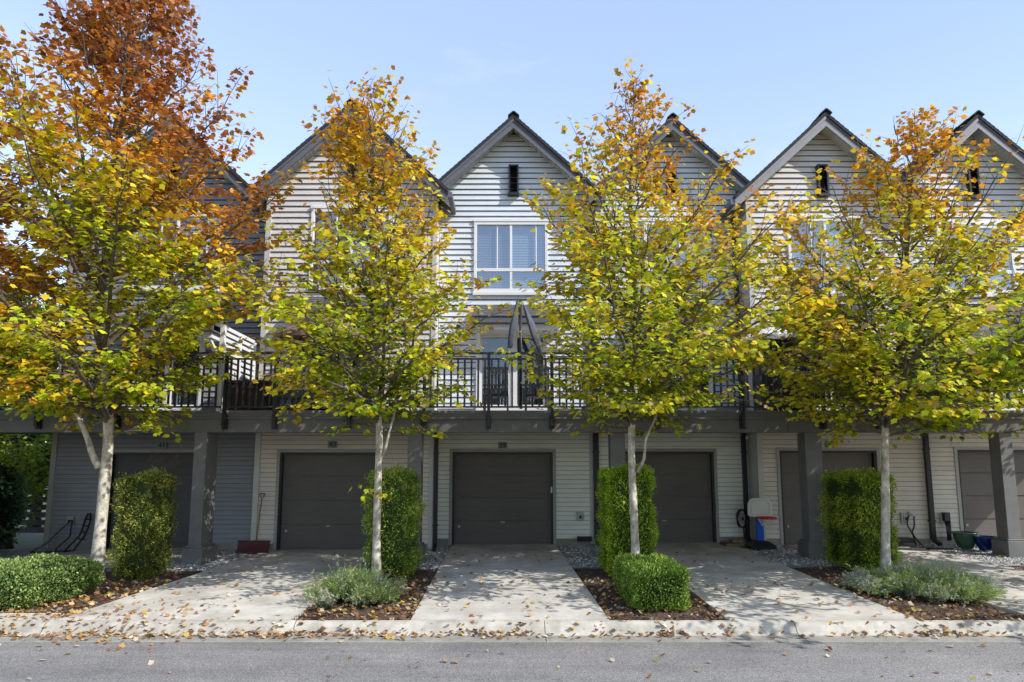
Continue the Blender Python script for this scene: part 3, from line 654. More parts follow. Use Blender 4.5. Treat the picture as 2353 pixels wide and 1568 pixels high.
pot(2198, 1250, 13.75, .24, .34, 'greenpot', 'wide green glazed pot, left of the blue one')
pot(2243, 1256, 13.45, .215, .29, 'bluepot', 'shiny dark blue glazed pot beside the green pot')
cable('electric_cable', 'black cable slanting down the slate wall to the left house corner', [wp(163,1196,YR-.1), wp(150,1208,YR-.15), wp(128,1228,YR-.2), wp(108,1248,YR-.3), gp(95,14.4)], .014)
cable('electric_cable', 'straight black cable hanging to the ground under the dark wall box', [wp(166,1196,YR-.1), wp(163,1215,YR-.15), wp(158,1235,YR-.15), gp(150,14.7), gp(185,14.6), gp(130,14.4), gp(95,14.35)], .018)
T = thing('dolly_frame', 'black folded frame leaning on the dark siding beside the leftmost trunk', 'cart', wp(190,1250,YR-.4))
for s in (0, 12):
    b = MB(); P = [wp(203+s*.4,1180,YR-.08), wp(196+s,1195,YR-.15), wp(190+s,1215,YR-.22), wp(182+s,1232,YR-.35), gp(170+s*1.6,14.5)]; b.tube(P, .02, 6)
    b.build('rail', M['blackplastic'], T)
for q in (1192, 1208, 1222, 1238):
    b = MB(); b.tube([wp(195-(q-1192)*.33, q, YR-.2), wp(210-(q-1192)*.33, q+2, YR-.2)], .018, 6); b.build('rung', M['blackplastic'], T)

# ---------------------------------------------------------------- balcony things
bx0 = -6.0+.02
T = thing('storage_box', 'dark brown slatted storage box behind the railing at the left of the taupe balcony', 'box', (-5.5, 13.2, ZD))
b = MB(); 
for i in range(10): b.box(-5.93+i*.078, -5.93+i*.078+.07, 13.0, 13.03, ZD, ZD+.62)
b.box(-5.93, -5.15, 13.031, 13.5, ZD, ZD+.62); b.build('body', M['wicker'], T)
b = MB(); b.box(-5.97, -5.11, 12.97, 13.53, ZD+.621, ZD+.68); b.build('lid', M['wicker'], T, bevel=.01)
T = thing('sofa', 'low black outdoor sofa behind the railing beside the brown storage box', 'sofa', (-4.3, 13.4, ZD))
b = MB(); b.box(-5.0, -3.6, 13.0, 13.7, ZD+.08, ZD+.3); 
for (x, y) in ((-4.95,13.05),(-3.7,13.05),(-4.95,13.6),(-3.7,13.6)): b.box(x, x+.06, y, y+.06, ZD, ZD+.079)
b.build('seat', M['darkwood'], T, bevel=.02)
b = MB(); b.box(-5.0, -3.6, 13.0, 13.14, ZD+.301, ZD+.48); b.build('backrest', M['greyfabric'], T, bevel=.03)
def parasol(px, apx_y, rim_y, Y, R, m, label, tilt=0.):
    x, _, z1 = at(px, apx_y, Y); z0 = az(rim_y, Y-R*.5)
    T = thing('parasol', label, 'parasol', (x, Y, ZD))
    b = MB(); n = 8; v = [(x, Y, z1)]
    rows = 4
    for r in range(1, rows+1):
        for k in range(n*2):
            t = 2*math.pi*k/(n*2)+.2; f = r/rows; sag = (0 if k % 2 == 0 else .04*f); rr = R*f*(1 if k % 2 == 0 else .965)
            v.append((x+rr*math.cos(t), Y+rr*math.sin(t), z1-(z1-z0)*f**1.15 - sag + tilt*rr*math.cos(t)))
    K = 2*n; fs = [(0, 1+k, 1+(k+1)%K) for k in range(K)]
    for r in range(rows-1):
        for k in range(K): fs.append((1+r*K+k, 1+(r+1)*K+k, 1+(r+1)*K+(k+1)%K, 1+r*K+(k+1)%K))
    b.add(v, fs, 0, True)
    for k in range(K):   # valance
        a = v[1+(rows-1)*K+k]; c = v[1+(rows-1)*K+(k+1)%K]; b.quad(a, c, (c[0], c[1], c[2]-.1), (a[0], a[1], a[2]-.1))
    b.build('canopy', m, T)
    b = MB(); b.tube([(x, Y, ZD), (x, Y, z1+.06)], .025, 8); b.build('pole', M['black'], T)
    b = MB()
    for k in range(n):
        e = v[1+(rows-1)*K+2*k]; b.bar((x, Y, z1-.02), (e[0], e[1], e[2]-.01), .02, .02)
    b.build('ribs', M['black'], T)
    b = MB(); b.lathe((x, Y, ZD), [(0,.06),(.22,.05),(.25,.0)], 20); b.build('base', M['black'], T)
parasol(755, 712, 768, 13.55, 1.15, M['brownfabric'], 'open brown parasol on the balcony of the taupe house numbered 40')
parasol(1950, 735, 785, 13.55, .95, M['whitefabric'], 'open white parasol over the balcony of the house numbered 37', .12)
parasol(1770, 752, 772, 13.60, .75, M['whitefabric'], 'small off-white parasol beside the dark slatted screen')
# folded grey parasol on the middle balcony: hanging sheets from an apex
Yp = 13.35; T = thing('folded_parasol', 'half folded dark grey parasol hanging in two points on the middle balcony', 'parasol', at(1196, 940, Yp))
def drape(p0, p1, w0, w1, name):
    b = MB(); n = 14; m_ = 10; vs = []
    a = Vector(at(*p0, Yp)); c = Vector(at(*p1, Yp)); 
    for i in range(n+1):
        t = i/n; cpt = a.lerp(c, t); w = w0+(w1-w0)*math.sin(t*2.6)
        for k in range(m_):
            th = 2*math.pi*k/m_; r = w*(.75+.3*math.sin(3*th+t*4)); vs.append(cpt+Vector((r*math.cos(th), r*.8*math.sin(th), 0)))
    b.add(vs, [(i*m_+k, i*m_+(k+1)%m_, (i+1)*m_+(k+1)%m_, (i+1)*m_+k) for i in range(n) for k in range(m_)], 0, True)
    b.build(name, M['greyfabric'], T)
drape((1190, 686), (1172, 800), .015, .10, 'canopy'); drape((1203, 700), (1243, 812), .02, .10, 'canopy')
b = MB(); b.tube([at(1196, 690, Yp), at(1197, 940, Yp)], .03, 8); b.build('pole', M['black'], T)
def chair(x, y, label):
    T = thing('patio_chair', label, 'chair', (x, y, ZD), 'slatted chairs on the middle balcony')
    b = MB()
    for i in range(7): b.box(x-.26+i*.077, x-.26+i*.077+.05, y-.22, y-.19, ZD+.42, ZD+.95)
    b.box(x-.27, x+.27, y-.23, y-.185, ZD+.951, ZD+1.0); b.build('backrest', M['darkwood'], T)
    b = MB(); b.box(x-.27, x+.27, y-.18, y+.3, ZD+.38, ZD+.42); b.build('seat', M['darkwood'], T, bevel=.008)
    for (dx, dy) in ((-.25,-.2),(.25,-.2),(-.25,.27),(.25,.27)):
        b = MB(); b.box(x+dx-.02, x+dx+.02, y+dy-.02, y+dy+.02, ZD, ZD+.379); b.build('leg', M['darkwood'], T)
chair(ax(1140, 900, 13.4), 13.45, 'dark slatted chair left of the folded parasol pole'); chair(ax(1235, 900, 13.4), 13.5, 'dark slatted chair right of the folded parasol pole')

def grill(px, Y, label):
    x = ax(px, 900, Y); T = thing('barbecue_grill', label, 'grill', (x, Y, ZD), 'covered grills on the balconies')
    b = MB(); b.box(x-.55, x+.55, Y-.25, Y+.3, ZD+.02, ZD+.85); b.build('cabinet', M['darkwood'], T, bevel=.03)
    b = MB(); b.lathe((x, Y+.02, ZD+.85), [(.42,0),(.42,.08),(.36,.2),(.2,.27),(0,.29)], 20, sx=1.1, sy=.65); b.build('lid', M['greyfabric'], T)
grill(1800, 13.3, 'black covered grill beside the dark slatted screen'); grill(2095, 13.3, 'black covered grill behind the railing above the wall tap')
# ---------------------------------------------------------------- trees
def interp(tab, z):
    zs = [t[0] for t in tab]; return np.interp(z, zs, [t[1] for t in tab]), np.interp(z, zs, [t[2] for t in tab])
GREEN = np.array((.13,.22,.012)); LIME = np.array((.56,.66,.02)); YELL = np.array((.82,.62,.025)); ORAN = np.array((.78,.34,.03)); RUST = np.array((.52,.20,.05)); TAN = np.array((.55,.36,.16))
def leafcol(n, h, autumn, out, rng):
    """h 0..1 height in the crown; autumn shifts everything towards orange"""
    t = .17 + .62*autumn*np.clip(h,0,1)**(1.25 if autumn < 1.5 else 1.15) + .20*(out-.5) + rng.normal(0, .12, n)
    stops = np.array([0, .22, .48, .72, 1.0]); cols = np.stack([GREEN, LIME, YELL, ORAN, RUST])
    c = np.stack([np.interp(t, stops, cols[:, i]) for i in range(3)], 1)
    k = rng.uniform(.45, 1.35, (n, 1)); c = c*k
    m = rng.random(n) < .06; c[m] = TAN*rng.uniform(.7, 1.1, (m.sum(), 1))
    return np.clip(c, 0, 1)
def tree(label, bx, by, prof, autumn, tw, seed, nprim, fork=None, leafsize=.115, lean=0, lo_z=2.45, group='maple trees along the drive', cat='tree', name='maple_tree', dens=1., trunkmat='bark', colfn=None, shoot=None, straight=True, barezone=None):
    """prof: list of (z, left extent x, right extent x) in world units"""
    rng = np.random.default_rng(seed); random.seed(seed)
    prof = sorted(prof); zb = zg(bx, by) - .05; ztop = prof[-1][0]; zlo = prof[0][0]
    T = thing(name, label, cat, (bx, by, zb), group)
    topx = (prof[-1][1]+prof[-1][2])/2
    def cx(z):
        t = max(0, (z-zb)/(ztop-zb)); return bx + (topx-bx)*t**1.7 + .05*math.sin(z*1.3+seed)*min(1, t*2)
    def cy(z): return by - .30*min(1, max(0, (z-2.4)/1.2)) + .06*math.sin(z*.9+seed*2)
    tr = MB(); pts = []; rad = []
    for i in range(26):
        t = i/25; z = zb + (ztop-.1-zb)*t; pts.append((cx(z), cy(z), z)); rad.append(max(.006, tw*(1-t)**.8*(1+.25*max(0, 1-t*20))*(1+.05*math.sin(i*2.1))))
    ki = next((i for i, p in enumerate(pts) if p[2] > 3.1), 8); tr.tube(pts[:ki+1], rad[:ki+1], 12); tr.tube(pts[ki:], rad[ki:], 10, 1)
    LP, LT, LH, LO = [], [], [], []
    def twig(p, d, L, r0, droop, hfrac, outr):
        n = max(3, int(L/.08)); q = [Vector(p)]; dd = Vector(d)
        for i in range(n):
            dd = (dd + Vector((rng.normal(0,.10), rng.normal(0,.10), rng.normal(0,.07)-droop))).normalized(); q.append(q[-1]+dd*L/n)
        return q
    nl = 0
    for i in range(nprim):
        zt_ = zlo + (ztop-zlo)*((i+.5+rng.uniform(-.4,.4))/nprim)**(.92)
        l, r = interp(prof, zt_); c0 = cx(zt_)
        az_ = i*2.39996 + rng.uniform(-.3,.3); ca, sa = math.cos(az_), math.sin(az_)
        Rx = (r-c0) if ca > 0 else (c0-l); Rx = max(Rx, .12); Ry = max(.12, (r-l)/2*.98)
        if sa < 0 and zt_ < 4.8: Ry *= 1.95
        R = 1/math.sqrt((ca/Rx)**2 + (sa/Ry)**2)
        R = max(.08, R*rng.uniform(.72, 1.04) - .07); boff = rng.normal(0, .12)
        hf = (zt_-zlo)/(ztop-zlo)
        up = math.radians(18 + 44*hf + rng.uniform(-6, 8))
        z0 = max(zt_ - R*math.tan(up), lo_z + rng.uniform(0,.35)); z0 = min(z0, zt_-.02)
        A = Vector((cx(z0), cy(z0), z0)); E = Vector((c0 + R*ca, cy(zt_) + R*sa, zt_)); 
        n = 9; P = []
        for k in range(n+1):
            t = k/n; q = A.lerp(E, t); q.z += (.10*R)*math.sin(t*math.pi)*(-1 if hf > .5 else .6); q += Vector((rng.normal(0,.03), rng.normal(0,.03), rng.normal(0,.02)))*min(1, t*3)
            P.append(q)
        r0 = min(tw*.42, .008 + R*.011)
        tr.tube(P, [r0*(1-.85*k/n)+.002 for k in range(n+1)], 6, 1, cap=False)
        L = (E-A).length
        ns = max(3, int(L/.15*dens))
        for s in range(ns):
            t = .14 + .86*(s+rng.random())/ns
            k = min(n-1, int(t*n)); base = P[k].lerp(P[k+1], t*n-k)
            axis = (P[min(k+1,n)]-P[k]).normalized()
            side = axis.cross(Vector((0,0,1))); side = side.normalized() if side.length > .05 else Vector((1,0,0))
            sg = 1 if s % 2 else -1
            d = (axis*rng.uniform(.4,.9) + side*sg*rng.uniform(.5,1.0) + Vector((0,0,rng.uniform(-.12,.35)+hf*.35))).normalized()
            if t > .95: d = axis
            Ls = min(.95, .22+.36*L*(1-.65*t))*rng.uniform(.6,1.15)
            Q = twig(base, d, Ls, 0, .005, 0, 0)
            tr.tube([Q[0], Q[len(Q)//2], Q[-1]], [.006, .004, .002], 4, 1, cap=False)
            for j in range(1, len(Q)):
                dirq = (Q[j]-Q[j-1]).normalized()
                for w in (0, 1, 0, 1) if rng.random() < .5 else (0, 1, 0, 1, 0, 1):
                    # short leafy shoot left / right, lying in one shallow layer
                    sd = dirq.cross(Vector((0,0,1))); sd = sd.normalized() if sd.length > .05 else Vector((1,0,0))
                    e = Q[j] + (sd*(1 if w else -1)*rng.uniform(.02,.17) + dirq*rng.uniform(-.04,.10) + Vector((0,0,rng.uniform(-.07,.03))))
                    LP.append(e); LT.append(dirq*.5 + sd*(1 if w else -1)*rng.uniform(.2,1) + Vector((0,0,rng.uniform(-.75,-.05)))); LH.append((e.z-zlo)/(ztop-zlo)+boff); LO.append(t)
    # spindly leader tips poking out of the top
    for k in range(4):
        z = ztop - .5 - k*.25; p = Vector((cx(z), cy(z), z)); q = p + Vector((rng.uniform(-.25,.25), rng.uniform(-.2,.2), rng.uniform(.15,.5)))
        tr.tube([p, p.lerp(q,.5)+Vector((rng.uniform(-.04,.04),0,0)), q], [.006,.004,.002], 4, 1)
        for j in range(7):
            e = p.lerp(q, rng.uniform(.1,1)); LP.append(e + Vector((rng.uniform(-.06,.06),)*3)); LT.append(Vector((rng.uniform(-1,1), rng.uniform(-1,1), -.4))); LH.append(1.); LO.append(1.)
    if fork:       # big low side limb
        fk = .62 if tw > .09 else .40; tr.tube(fork, list(np.linspace(tw*fk, tw*fk*.5, len(fork))), 10)
    if shoot:
        s0, s1, nlv = shoot
        a = Vector(s0); c = Vector(s1); tr.tube([a, a.lerp(c,.5)+Vector((0,0,.03)), c], [.008,.006,.004], 5)
        for j in range(nlv):
            LP.append(c + Vector((rng.normal(0,.13), rng.normal(0,.07), rng.normal(0,.07)))); LT.append(Vector((rng.uniform(-1,1), -.5, -.8))); LH.append(-.1); LO.append(.6)
    tr.build('trunk', [M[trunkmat], M['limb']], T)
    P = np.array([tuple(p) for p in LP]); TT = np.array([tuple(p) for p in LT]); h = np.clip(np.array(LH), -.15, 1.15); o = np.array(LO); n = len(P)
    # patchy gaps so that the wall behind shows through
    g = .45*np.sin(P[:,0]*8.1+seed)*np.sin(P[:,2]*9.3+seed)*np.sin(P[:,1]*7.7) + np.sin(P[:,0]*3.1+seed)*np.sin(P[:,2]*3.7+seed*1.7)*np.sin(P[:,1]*2.9)
    keep = rng.random(n) < np.clip(.50 + 1.35*g, .06, 1)
    P, TT, h, o, g = P[keep], TT[keep], h[keep], o[keep], g[keep]; n = len(P)
    tilt = .35 + .45*np.clip(h, 0, 1)
    NN = np.stack([rng.normal(0, 1, n)*tilt, rng.normal(0, 1, n)*tilt - .25, np.ones(n)], 1)
    sz = leafsize*.80*rng.uniform(.6, 1.2, n)
    V, k = leaf_geo(P, TT, NN, sz, MAPLE, .35)
    pn = .25*np.sin(P[:,0]*1.7+P[:,2]*1.1+seed) + .2*np.sin(P[:,0]*4.3-P[:,1]*3.1+P[:,2]*2.3)
    C = colfn(n, h, rng) if colfn else leafcol(n, np.clip(h+pn*.5, -.1, 1.15), autumn, o, rng)
    leaf_mesh('crown', V, k, C, M['leaf'], T)
    print(name, seed, 'leaves', n)
    return T
def prof_px(rows, Y): return [(az(y, Y), ax(l, y, Y), ax(r, y, Y)) for (y, l, r) in rows]
YT = 10.7
T2P = prof_px([(222,835,870),(255,755,925),(285,730,960),(320,725,975),(400,740,1010),(480,690,1040),(560,640,1060),(640,620,1090),(700,605,1140),(800,600,1140),(880,620,1130),(950,660,1060),(1000,740,1010)], YT)
T3P = prof_px([(190,1432,1455),(220,1405,1485),(265,1372,1510),(320,1345,1555),(380,1290,1610),(460,1215,1690),(540,1210,1730),(620,1200,1770),(700,1190,1800),(790,1175,1800),(870,1180,1790),(940,1220,1720),(1000,1310,1560)], YT)
T4P = prof_px([(292,2080,2115),(325,1960,2130),(380,1890,2140),(450,1830,2180),(500,1740,2260),(580,1740,2310),(660,1720,2360),(740,1690,2400),(820,1700,2420),(900,1720,2400),(960,1860,2330),(1010,1900,2240)], YT)
T1P = prof_px([(-120,300,360),(-40,150,430),(60,130,470),(130,150,500),(200,130,530),(280,60,600),(380,-20,640),(480,-60,690),(580,-80,690),(680,-100,640),(780,-100,580),(860,-80,500),(940,-30,440),(1000,20,390)], YT)
def xb(px, py): 
    return ax(px, py, YT)
tree('tallest maple, rust orange on top, with a forked pale trunk beside the round left bush', xb(224,1290), YT, T1P, 1.8, .098, 3, 100,
     fork=[(xb(228,1070),YT,az(1075,YT)), (xb(212,1045),YT,az(1045,YT)), (xb(202,1010),YT,az(1010,YT)), (xb(190,960),YT-.1,az(960,YT)), (xb(150,880),YT-.2,az(880,YT))], leafsize=.125, dens=1.05)
tree('slim maple in front of door 40 with one leafy shoot halfway up its trunk', xb(866,1320), YT, T2P, .80, .074, 5, 72,
     fork=[(xb(868,1065),YT,az(1065,YT)), (xb(885,1035),YT,az(1035,YT)), (xb(893,1000),YT,az(1000,YT)), (xb(915,930),YT-.1,az(930,YT))],
     shoot=((xb(866,1150),YT-.05,az(1150,YT)), (xb(850,1132),YT-.15,az(1130,YT)), 26), leafsize=.115)
tree('yellow green maple with its trunk rising behind the square box bush', xb(1460,1290), YT, T3P, .80, .076, 9, 84,
     fork=[(xb(1466,1080),YT,az(1085,YT)), (xb(1480,1055),YT,az(1055,YT)), (xb(1484,1010),YT,az(1010,YT)), (xb(1530,900),YT-.1,az(900,YT))], leafsize=.11)
tree('yellow maple with a bare white trunk beside the widest hedge', xb(2036,1318), YT, T4P, .82, .076, 14, 84, leafsize=.115)
T5P = prof_px([(330,2560,2620),(420,2420,2700),(520,2370,2780),(640,2330,2800),(740,2240,2800),(840,2190,2800),(940,2170,2760),(1000,2400,2700)], YT)
tree('maple mostly cut off by the right edge, only its orange and yellow left side showing', xb(2585,1300), YT, T5P, .85, .088, 21, 84, leafsize=.115, dens=1.0)
T0P = prof_px([(90,-60,0),(150,-230,60),(230,-330,110),(330,-380,150),(450,-400,170),(560,-400,160),(680,-420,150),(800,-420,140),(900,-400,120),(980,-350,60)], YT+.6)
tree('dark red brown maple at the left edge overlapping the tallest tree', ax(-190,1300,YT+.6), YT+.6, T0P, 1.9, .095, 30, 60, leafsize=.12, dens=.85)
# background greenery past the end of the row
def greencol(a, b): 
    A = np.array(a); B = np.array(b)
    return lambda n, h, rng: np.clip(A + (B-A)*rng.random((n,1))**1.3 * (0.5+.7*np.clip(h,0,1)[:,None]), 0, 1)
def boxprof(x0, x1, z0, z1, n=8):
    c = (x0+x1)/2; w = (x1-x0)/2
    return [(z0+(z1-z0)*i/n, c-w*math.sin(math.pi*(.18+.8*i/n))**.7, c+w*math.sin(math.pi*(.18+.8*i/n))**.7) for i in range(n+1)]
tree('deep green leafy tree behind the left end of the row', -15.0, 20.0, boxprof(-18.5, -11.5, 1.2, 8.6), 0, .16, 41, 70, leafsize=.17, lo_z=1.0, group=None, name='background_tree', trunkmat='barkdark', colfn=greencol((.06,.12,.01),(.26,.36,.03)), dens=.7)
tree('lime green tree coloured as if sunlit, low behind the dark shrub', -12.4, 15.8, boxprof(-13.9, -11.3, .7, 3.4), 0, .1, 43, 56, leafsize=.12, lo_z=.6, group=None, name='background_tree', trunkmat='barkdark', colfn=greencol((.26,.40,.03),(.74,.84,.12)), dens=.9)  # leaf colours boosted to stand for sunlight; the spot itself lies in shade
tree('dark green tree farthest left behind the end house', -19.5, 22.0, boxprof(-24, -15.5, .8, 9.2), 0, .18, 47, 60, leafsize=.2, lo_z=1.0, group=None, name='background_tree', trunkmat='barkdark', colfn=greencol((.05,.10,.01),(.20,.30,.03)), dens=.6)
# ---------------------------------------------------------------- shrubs and hedges
class Core(MB): pass
def shrub(name, label, cat, c, sz, n, leaf, shape, cols, rnd=.35, seed=1, core=(.012,.02,.006), group=None, sway=.06, wild=0, brown=0, lumps=.08, power=6., up=.6):
    """superellipsoid volume clothed in leaf-sized faces around a dark twiggy core"""
    rng = np.random.default_rng(seed); cx, cy, cz = c; hx, hy, hz = sz[0]/2, sz[1]/2, sz[2]/2
    d = rng.normal(0, 1, (n, 3)); d /= np.linalg.norm(d, axis=1, keepdims=True)
    # even cover of the box faces: sample box surface then project on the superellipsoid
    w = np.array([hy*hz, hx*hz, hx*hy]); w = w/w.sum(); a = rng.choice(3, n, p=w); s = rng.choice([-1,1], n)
    u = rng.uniform(-1, 1, (n, 3)); u[np.arange(n), a] = s
    q = (np.abs(u)**power).sum(1)**(-1/power)
    U = u*q[:,None]
    Nn = np.sign(U)*np.abs(U)**(power-1)/np.array([hx,hy,hz]); Nn /= np.linalg.norm(Nn, axis=1, keepdims=True)
    P = U*np.array([hx,hy,hz])
    lump = lumps*(.6*np.sin(P[:,0]*31+seed*3)*np.sin(P[:,2]*27+P[:,1]*23) + np.sin(P[:,0]*7+seed)*np.sin(P[:,2]*6+seed*2) + .7*np.sin(P[:,1]*9+P[:,0]*5+seed) + .5*np.sin(P[:,2]*15+P[:,0]*13))
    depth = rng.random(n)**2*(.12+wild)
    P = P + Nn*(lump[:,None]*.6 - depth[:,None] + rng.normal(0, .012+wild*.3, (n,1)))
    P += np.array([cx, cy, cz+hz]); 
    Tn = Nn*.8 + rng.normal(0,.75,(n,3)) + np.array([0,0,up]); NN = rng.normal(0,1,(n,3)) + Nn*.8
    V, k = leaf_geo(P, Tn, NN, leaf*rng.uniform(.6,1.3,n), shape, .1)
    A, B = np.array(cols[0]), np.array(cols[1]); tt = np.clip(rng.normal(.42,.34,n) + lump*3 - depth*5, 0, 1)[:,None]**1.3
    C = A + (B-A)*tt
    if brown:
        m = (rng.random(n) < brown*(.5+.5*np.sign(np.sin(P[:,0]*6+P[:,2]*4)))); C[m] = np.array((.20,.11,.045))*rng.uniform(.5,1.3,(m.sum(),1))
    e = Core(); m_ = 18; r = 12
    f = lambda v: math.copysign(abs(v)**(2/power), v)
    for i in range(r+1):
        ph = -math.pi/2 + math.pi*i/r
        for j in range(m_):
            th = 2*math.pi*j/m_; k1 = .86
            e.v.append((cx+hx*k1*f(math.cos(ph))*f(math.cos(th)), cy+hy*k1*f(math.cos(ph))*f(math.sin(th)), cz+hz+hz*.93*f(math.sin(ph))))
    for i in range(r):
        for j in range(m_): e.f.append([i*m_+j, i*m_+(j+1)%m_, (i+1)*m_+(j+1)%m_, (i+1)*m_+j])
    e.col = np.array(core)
    T = thing(name, label, cat, c, group)
    leaf_mesh('foliage', V, k, C, M['needle'], T, e)
    b = MB()
    for j in range(4):
        bx = cx + rng.uniform(-.3,.3)*hx; b.tube([(bx, cy+rng.uniform(-.2,.2)*hy, cz-.08), (bx+rng.uniform(-.05,.05), cy, cz+hz*.6)], [.03,.018], 6)
    b.build('stem', M['barkdark'], T)
    return T
def hpx(x0, x1, top, bot, Y): return ax(x0, 1200, Y), ax(x1, 1200, Y), az(top, Y)
GH = 'tall clipped hedges between the driveways'
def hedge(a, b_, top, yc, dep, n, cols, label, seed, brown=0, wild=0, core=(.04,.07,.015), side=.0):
    zt = az(top, yc-dep/2+.05); xc = (a+b_)/2; z0 = zg(xc, yc)-.02
    shrub('tall_hedge', label, 'hedge', (xc, yc, z0), (b_-a, dep, zt-z0), int(n*2.1), .036, SPRIG, cols, seed=seed, group=GH, power=11, brown=brown, wild=wild, core=core, lumps=.08)
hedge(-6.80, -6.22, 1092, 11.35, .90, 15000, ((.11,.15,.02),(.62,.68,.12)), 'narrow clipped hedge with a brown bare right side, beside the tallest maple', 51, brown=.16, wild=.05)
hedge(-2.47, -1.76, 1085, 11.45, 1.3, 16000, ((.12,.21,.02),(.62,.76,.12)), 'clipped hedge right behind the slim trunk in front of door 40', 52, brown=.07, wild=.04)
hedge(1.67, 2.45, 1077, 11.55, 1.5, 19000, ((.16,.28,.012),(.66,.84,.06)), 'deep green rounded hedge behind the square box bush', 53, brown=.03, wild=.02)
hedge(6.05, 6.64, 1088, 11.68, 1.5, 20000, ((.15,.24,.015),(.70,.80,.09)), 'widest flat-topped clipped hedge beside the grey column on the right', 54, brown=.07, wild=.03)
# dead twigs on the right flank of the narrow hedge
tw = MB(); rng = np.random.default_rng(3)
x_h = -6.22
for i in range(260):
    z = rng.uniform(.15, 1.95); y = rng.uniform(10.95, 11.8); p = Vector((x_h-.12, y, z)); q = p + Vector((rng.uniform(.10,.26), rng.uniform(-.08,.08), rng.uniform(.02,.2)))
    tw.tube([p, q], [.004,.0015], 3, cap=False)
hd = [o for o in COL.objects if o.get('label','').startswith('narrow clipped hedge')][0]
tw.build('dead_twigs', mat('dead_twig', (.12,.085,.06), .9, .3), hd)
def sitz(x, y): return zg(x, y) - .05
b1x0, b1x1 = -7.95, -6.27
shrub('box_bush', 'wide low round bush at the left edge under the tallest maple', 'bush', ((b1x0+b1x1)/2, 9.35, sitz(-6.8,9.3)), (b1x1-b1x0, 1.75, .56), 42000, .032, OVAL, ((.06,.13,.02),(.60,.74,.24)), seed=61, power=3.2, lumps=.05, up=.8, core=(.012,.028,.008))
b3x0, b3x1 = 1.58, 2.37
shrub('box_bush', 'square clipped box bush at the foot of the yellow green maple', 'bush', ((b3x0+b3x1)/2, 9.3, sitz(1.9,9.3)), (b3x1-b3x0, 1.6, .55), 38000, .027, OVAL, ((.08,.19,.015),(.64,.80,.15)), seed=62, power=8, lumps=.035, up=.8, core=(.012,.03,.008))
def wispy(label, c, sz, ntuft, seed, dirx=0):
    rng = np.random.default_rng(seed); T = thing('lavender_bush', label, 'shrub', c, 'silvery shrubs in the beds'); cx, cy, cz = c
    PP, TT, LL, CC = [], [], [], []; st = MB()
    for q in range(ntuft):
        r = math.sqrt(rng.random())*.80; t = rng.uniform(0, 2*math.pi); bx, by = cx+r*math.cos(t)*sz[0]/2, cy+r*math.sin(t)*sz[1]/2
        Ht = sz[2]*(1-.55*r*r)*rng.uniform(.65, 1.15); Rt = rng.uniform(.16, .30); tone = rng.random(); out = np.array([math.cos(t), math.sin(t), 0])*r*.25
        for k in range(44):
            a = rng.uniform(0, 2*math.pi); sp = rng.random()**.7
            d = np.array([math.cos(a)*Rt*sp+dirx*.12, math.sin(a)*Rt*sp, Ht*rng.uniform(.55, 1.0)*(1-.45*sp)]) + out
            if rng.random() < .02: d = d*np.array([1.6, 1.4, 1.35])
            p0 = np.array([bx, by, cz]); bend = np.array([math.cos(a), math.sin(a), -.6])*.06
            n = 26; u = rng.random(n)**.75; P = p0 + u[:,None]*d + (u**2)[:,None]*bend
            PP.append(P + rng.normal(0, .006, (n,3))); dn = d/np.linalg.norm(d); TT.append(dn*.9 + rng.normal(0, .6, (n,3))); LL.append(rng.uniform(.022, .055, n))
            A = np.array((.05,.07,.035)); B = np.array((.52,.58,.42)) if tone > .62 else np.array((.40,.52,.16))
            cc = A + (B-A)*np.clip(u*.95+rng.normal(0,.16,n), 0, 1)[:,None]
            if rng.random() < .06: cc = cc*np.array((1.5,1.1,.6))
            CC.append(np.clip(cc, 0, 1))
            if k % 4 == 0: st.tube([p0, p0+d*.55+bend*.3, p0+d+bend], [.004,.003,.0015], 3, cap=False)
    P = np.vstack(PP); TTa = np.vstack(TT); n = len(P)
    V, k = leaf_geo(P, TTa, rng.normal(0,1,(n,3)), np.concatenate(LL), [(0,0),(.11,.4),(.05,.9),(0,1),(-.05,.9),(-.11,.4)], .2)
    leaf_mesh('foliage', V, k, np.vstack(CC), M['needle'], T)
    st.build('stems', mat('green_stem', (.20,.22,.12), .8, .2), T)
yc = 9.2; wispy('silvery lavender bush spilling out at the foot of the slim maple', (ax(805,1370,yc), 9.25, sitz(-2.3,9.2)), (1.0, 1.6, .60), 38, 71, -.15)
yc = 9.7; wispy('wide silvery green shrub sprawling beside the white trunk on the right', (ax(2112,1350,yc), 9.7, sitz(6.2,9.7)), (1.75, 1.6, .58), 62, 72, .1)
shrub('dark_shrub', 'large dark rhododendron left of the end house', 'bush', (-12.4, 14.2, -.15), (2.4, 1.4, 2.15), 12000, .085, OVAL, ((.02,.05,.02),(.16,.28,.13)), seed=81, power=2.6, lumps=.22, up=-.2, core=(.006,.010,.006))
shrub('dark_shrub', 'low brownish green shrub in front of the rhododendron', 'bush', (-11.6, 13.2, -.15), (1.5, .9, 1.2), 8000, .06, OVAL, ((.03,.05,.015),(.22,.26,.09)), seed=82, power=2.4, lumps=.18, up=-.3, core=(.008,.010,.006))
# fence glimpsed through the shrubs at the left
T = thing('slat_fence', 'dark horizontal slat fence half hidden by shrubs at the left edge', 'fence', (-14, 17, 0))
b = MB()
for i in range(6): b.box(-18, -11.3, 16.9, 16.93, .1+i*.2, .24+i*.2)
b.build('slats', M['fence'], T)
for x in (-17.5, -15.5, -13.5, -11.5):
    b = MB(); b.box(x, x+.1, 16.94, 17.04, -.5, 1.35); b.build('post', M['fence'], T)
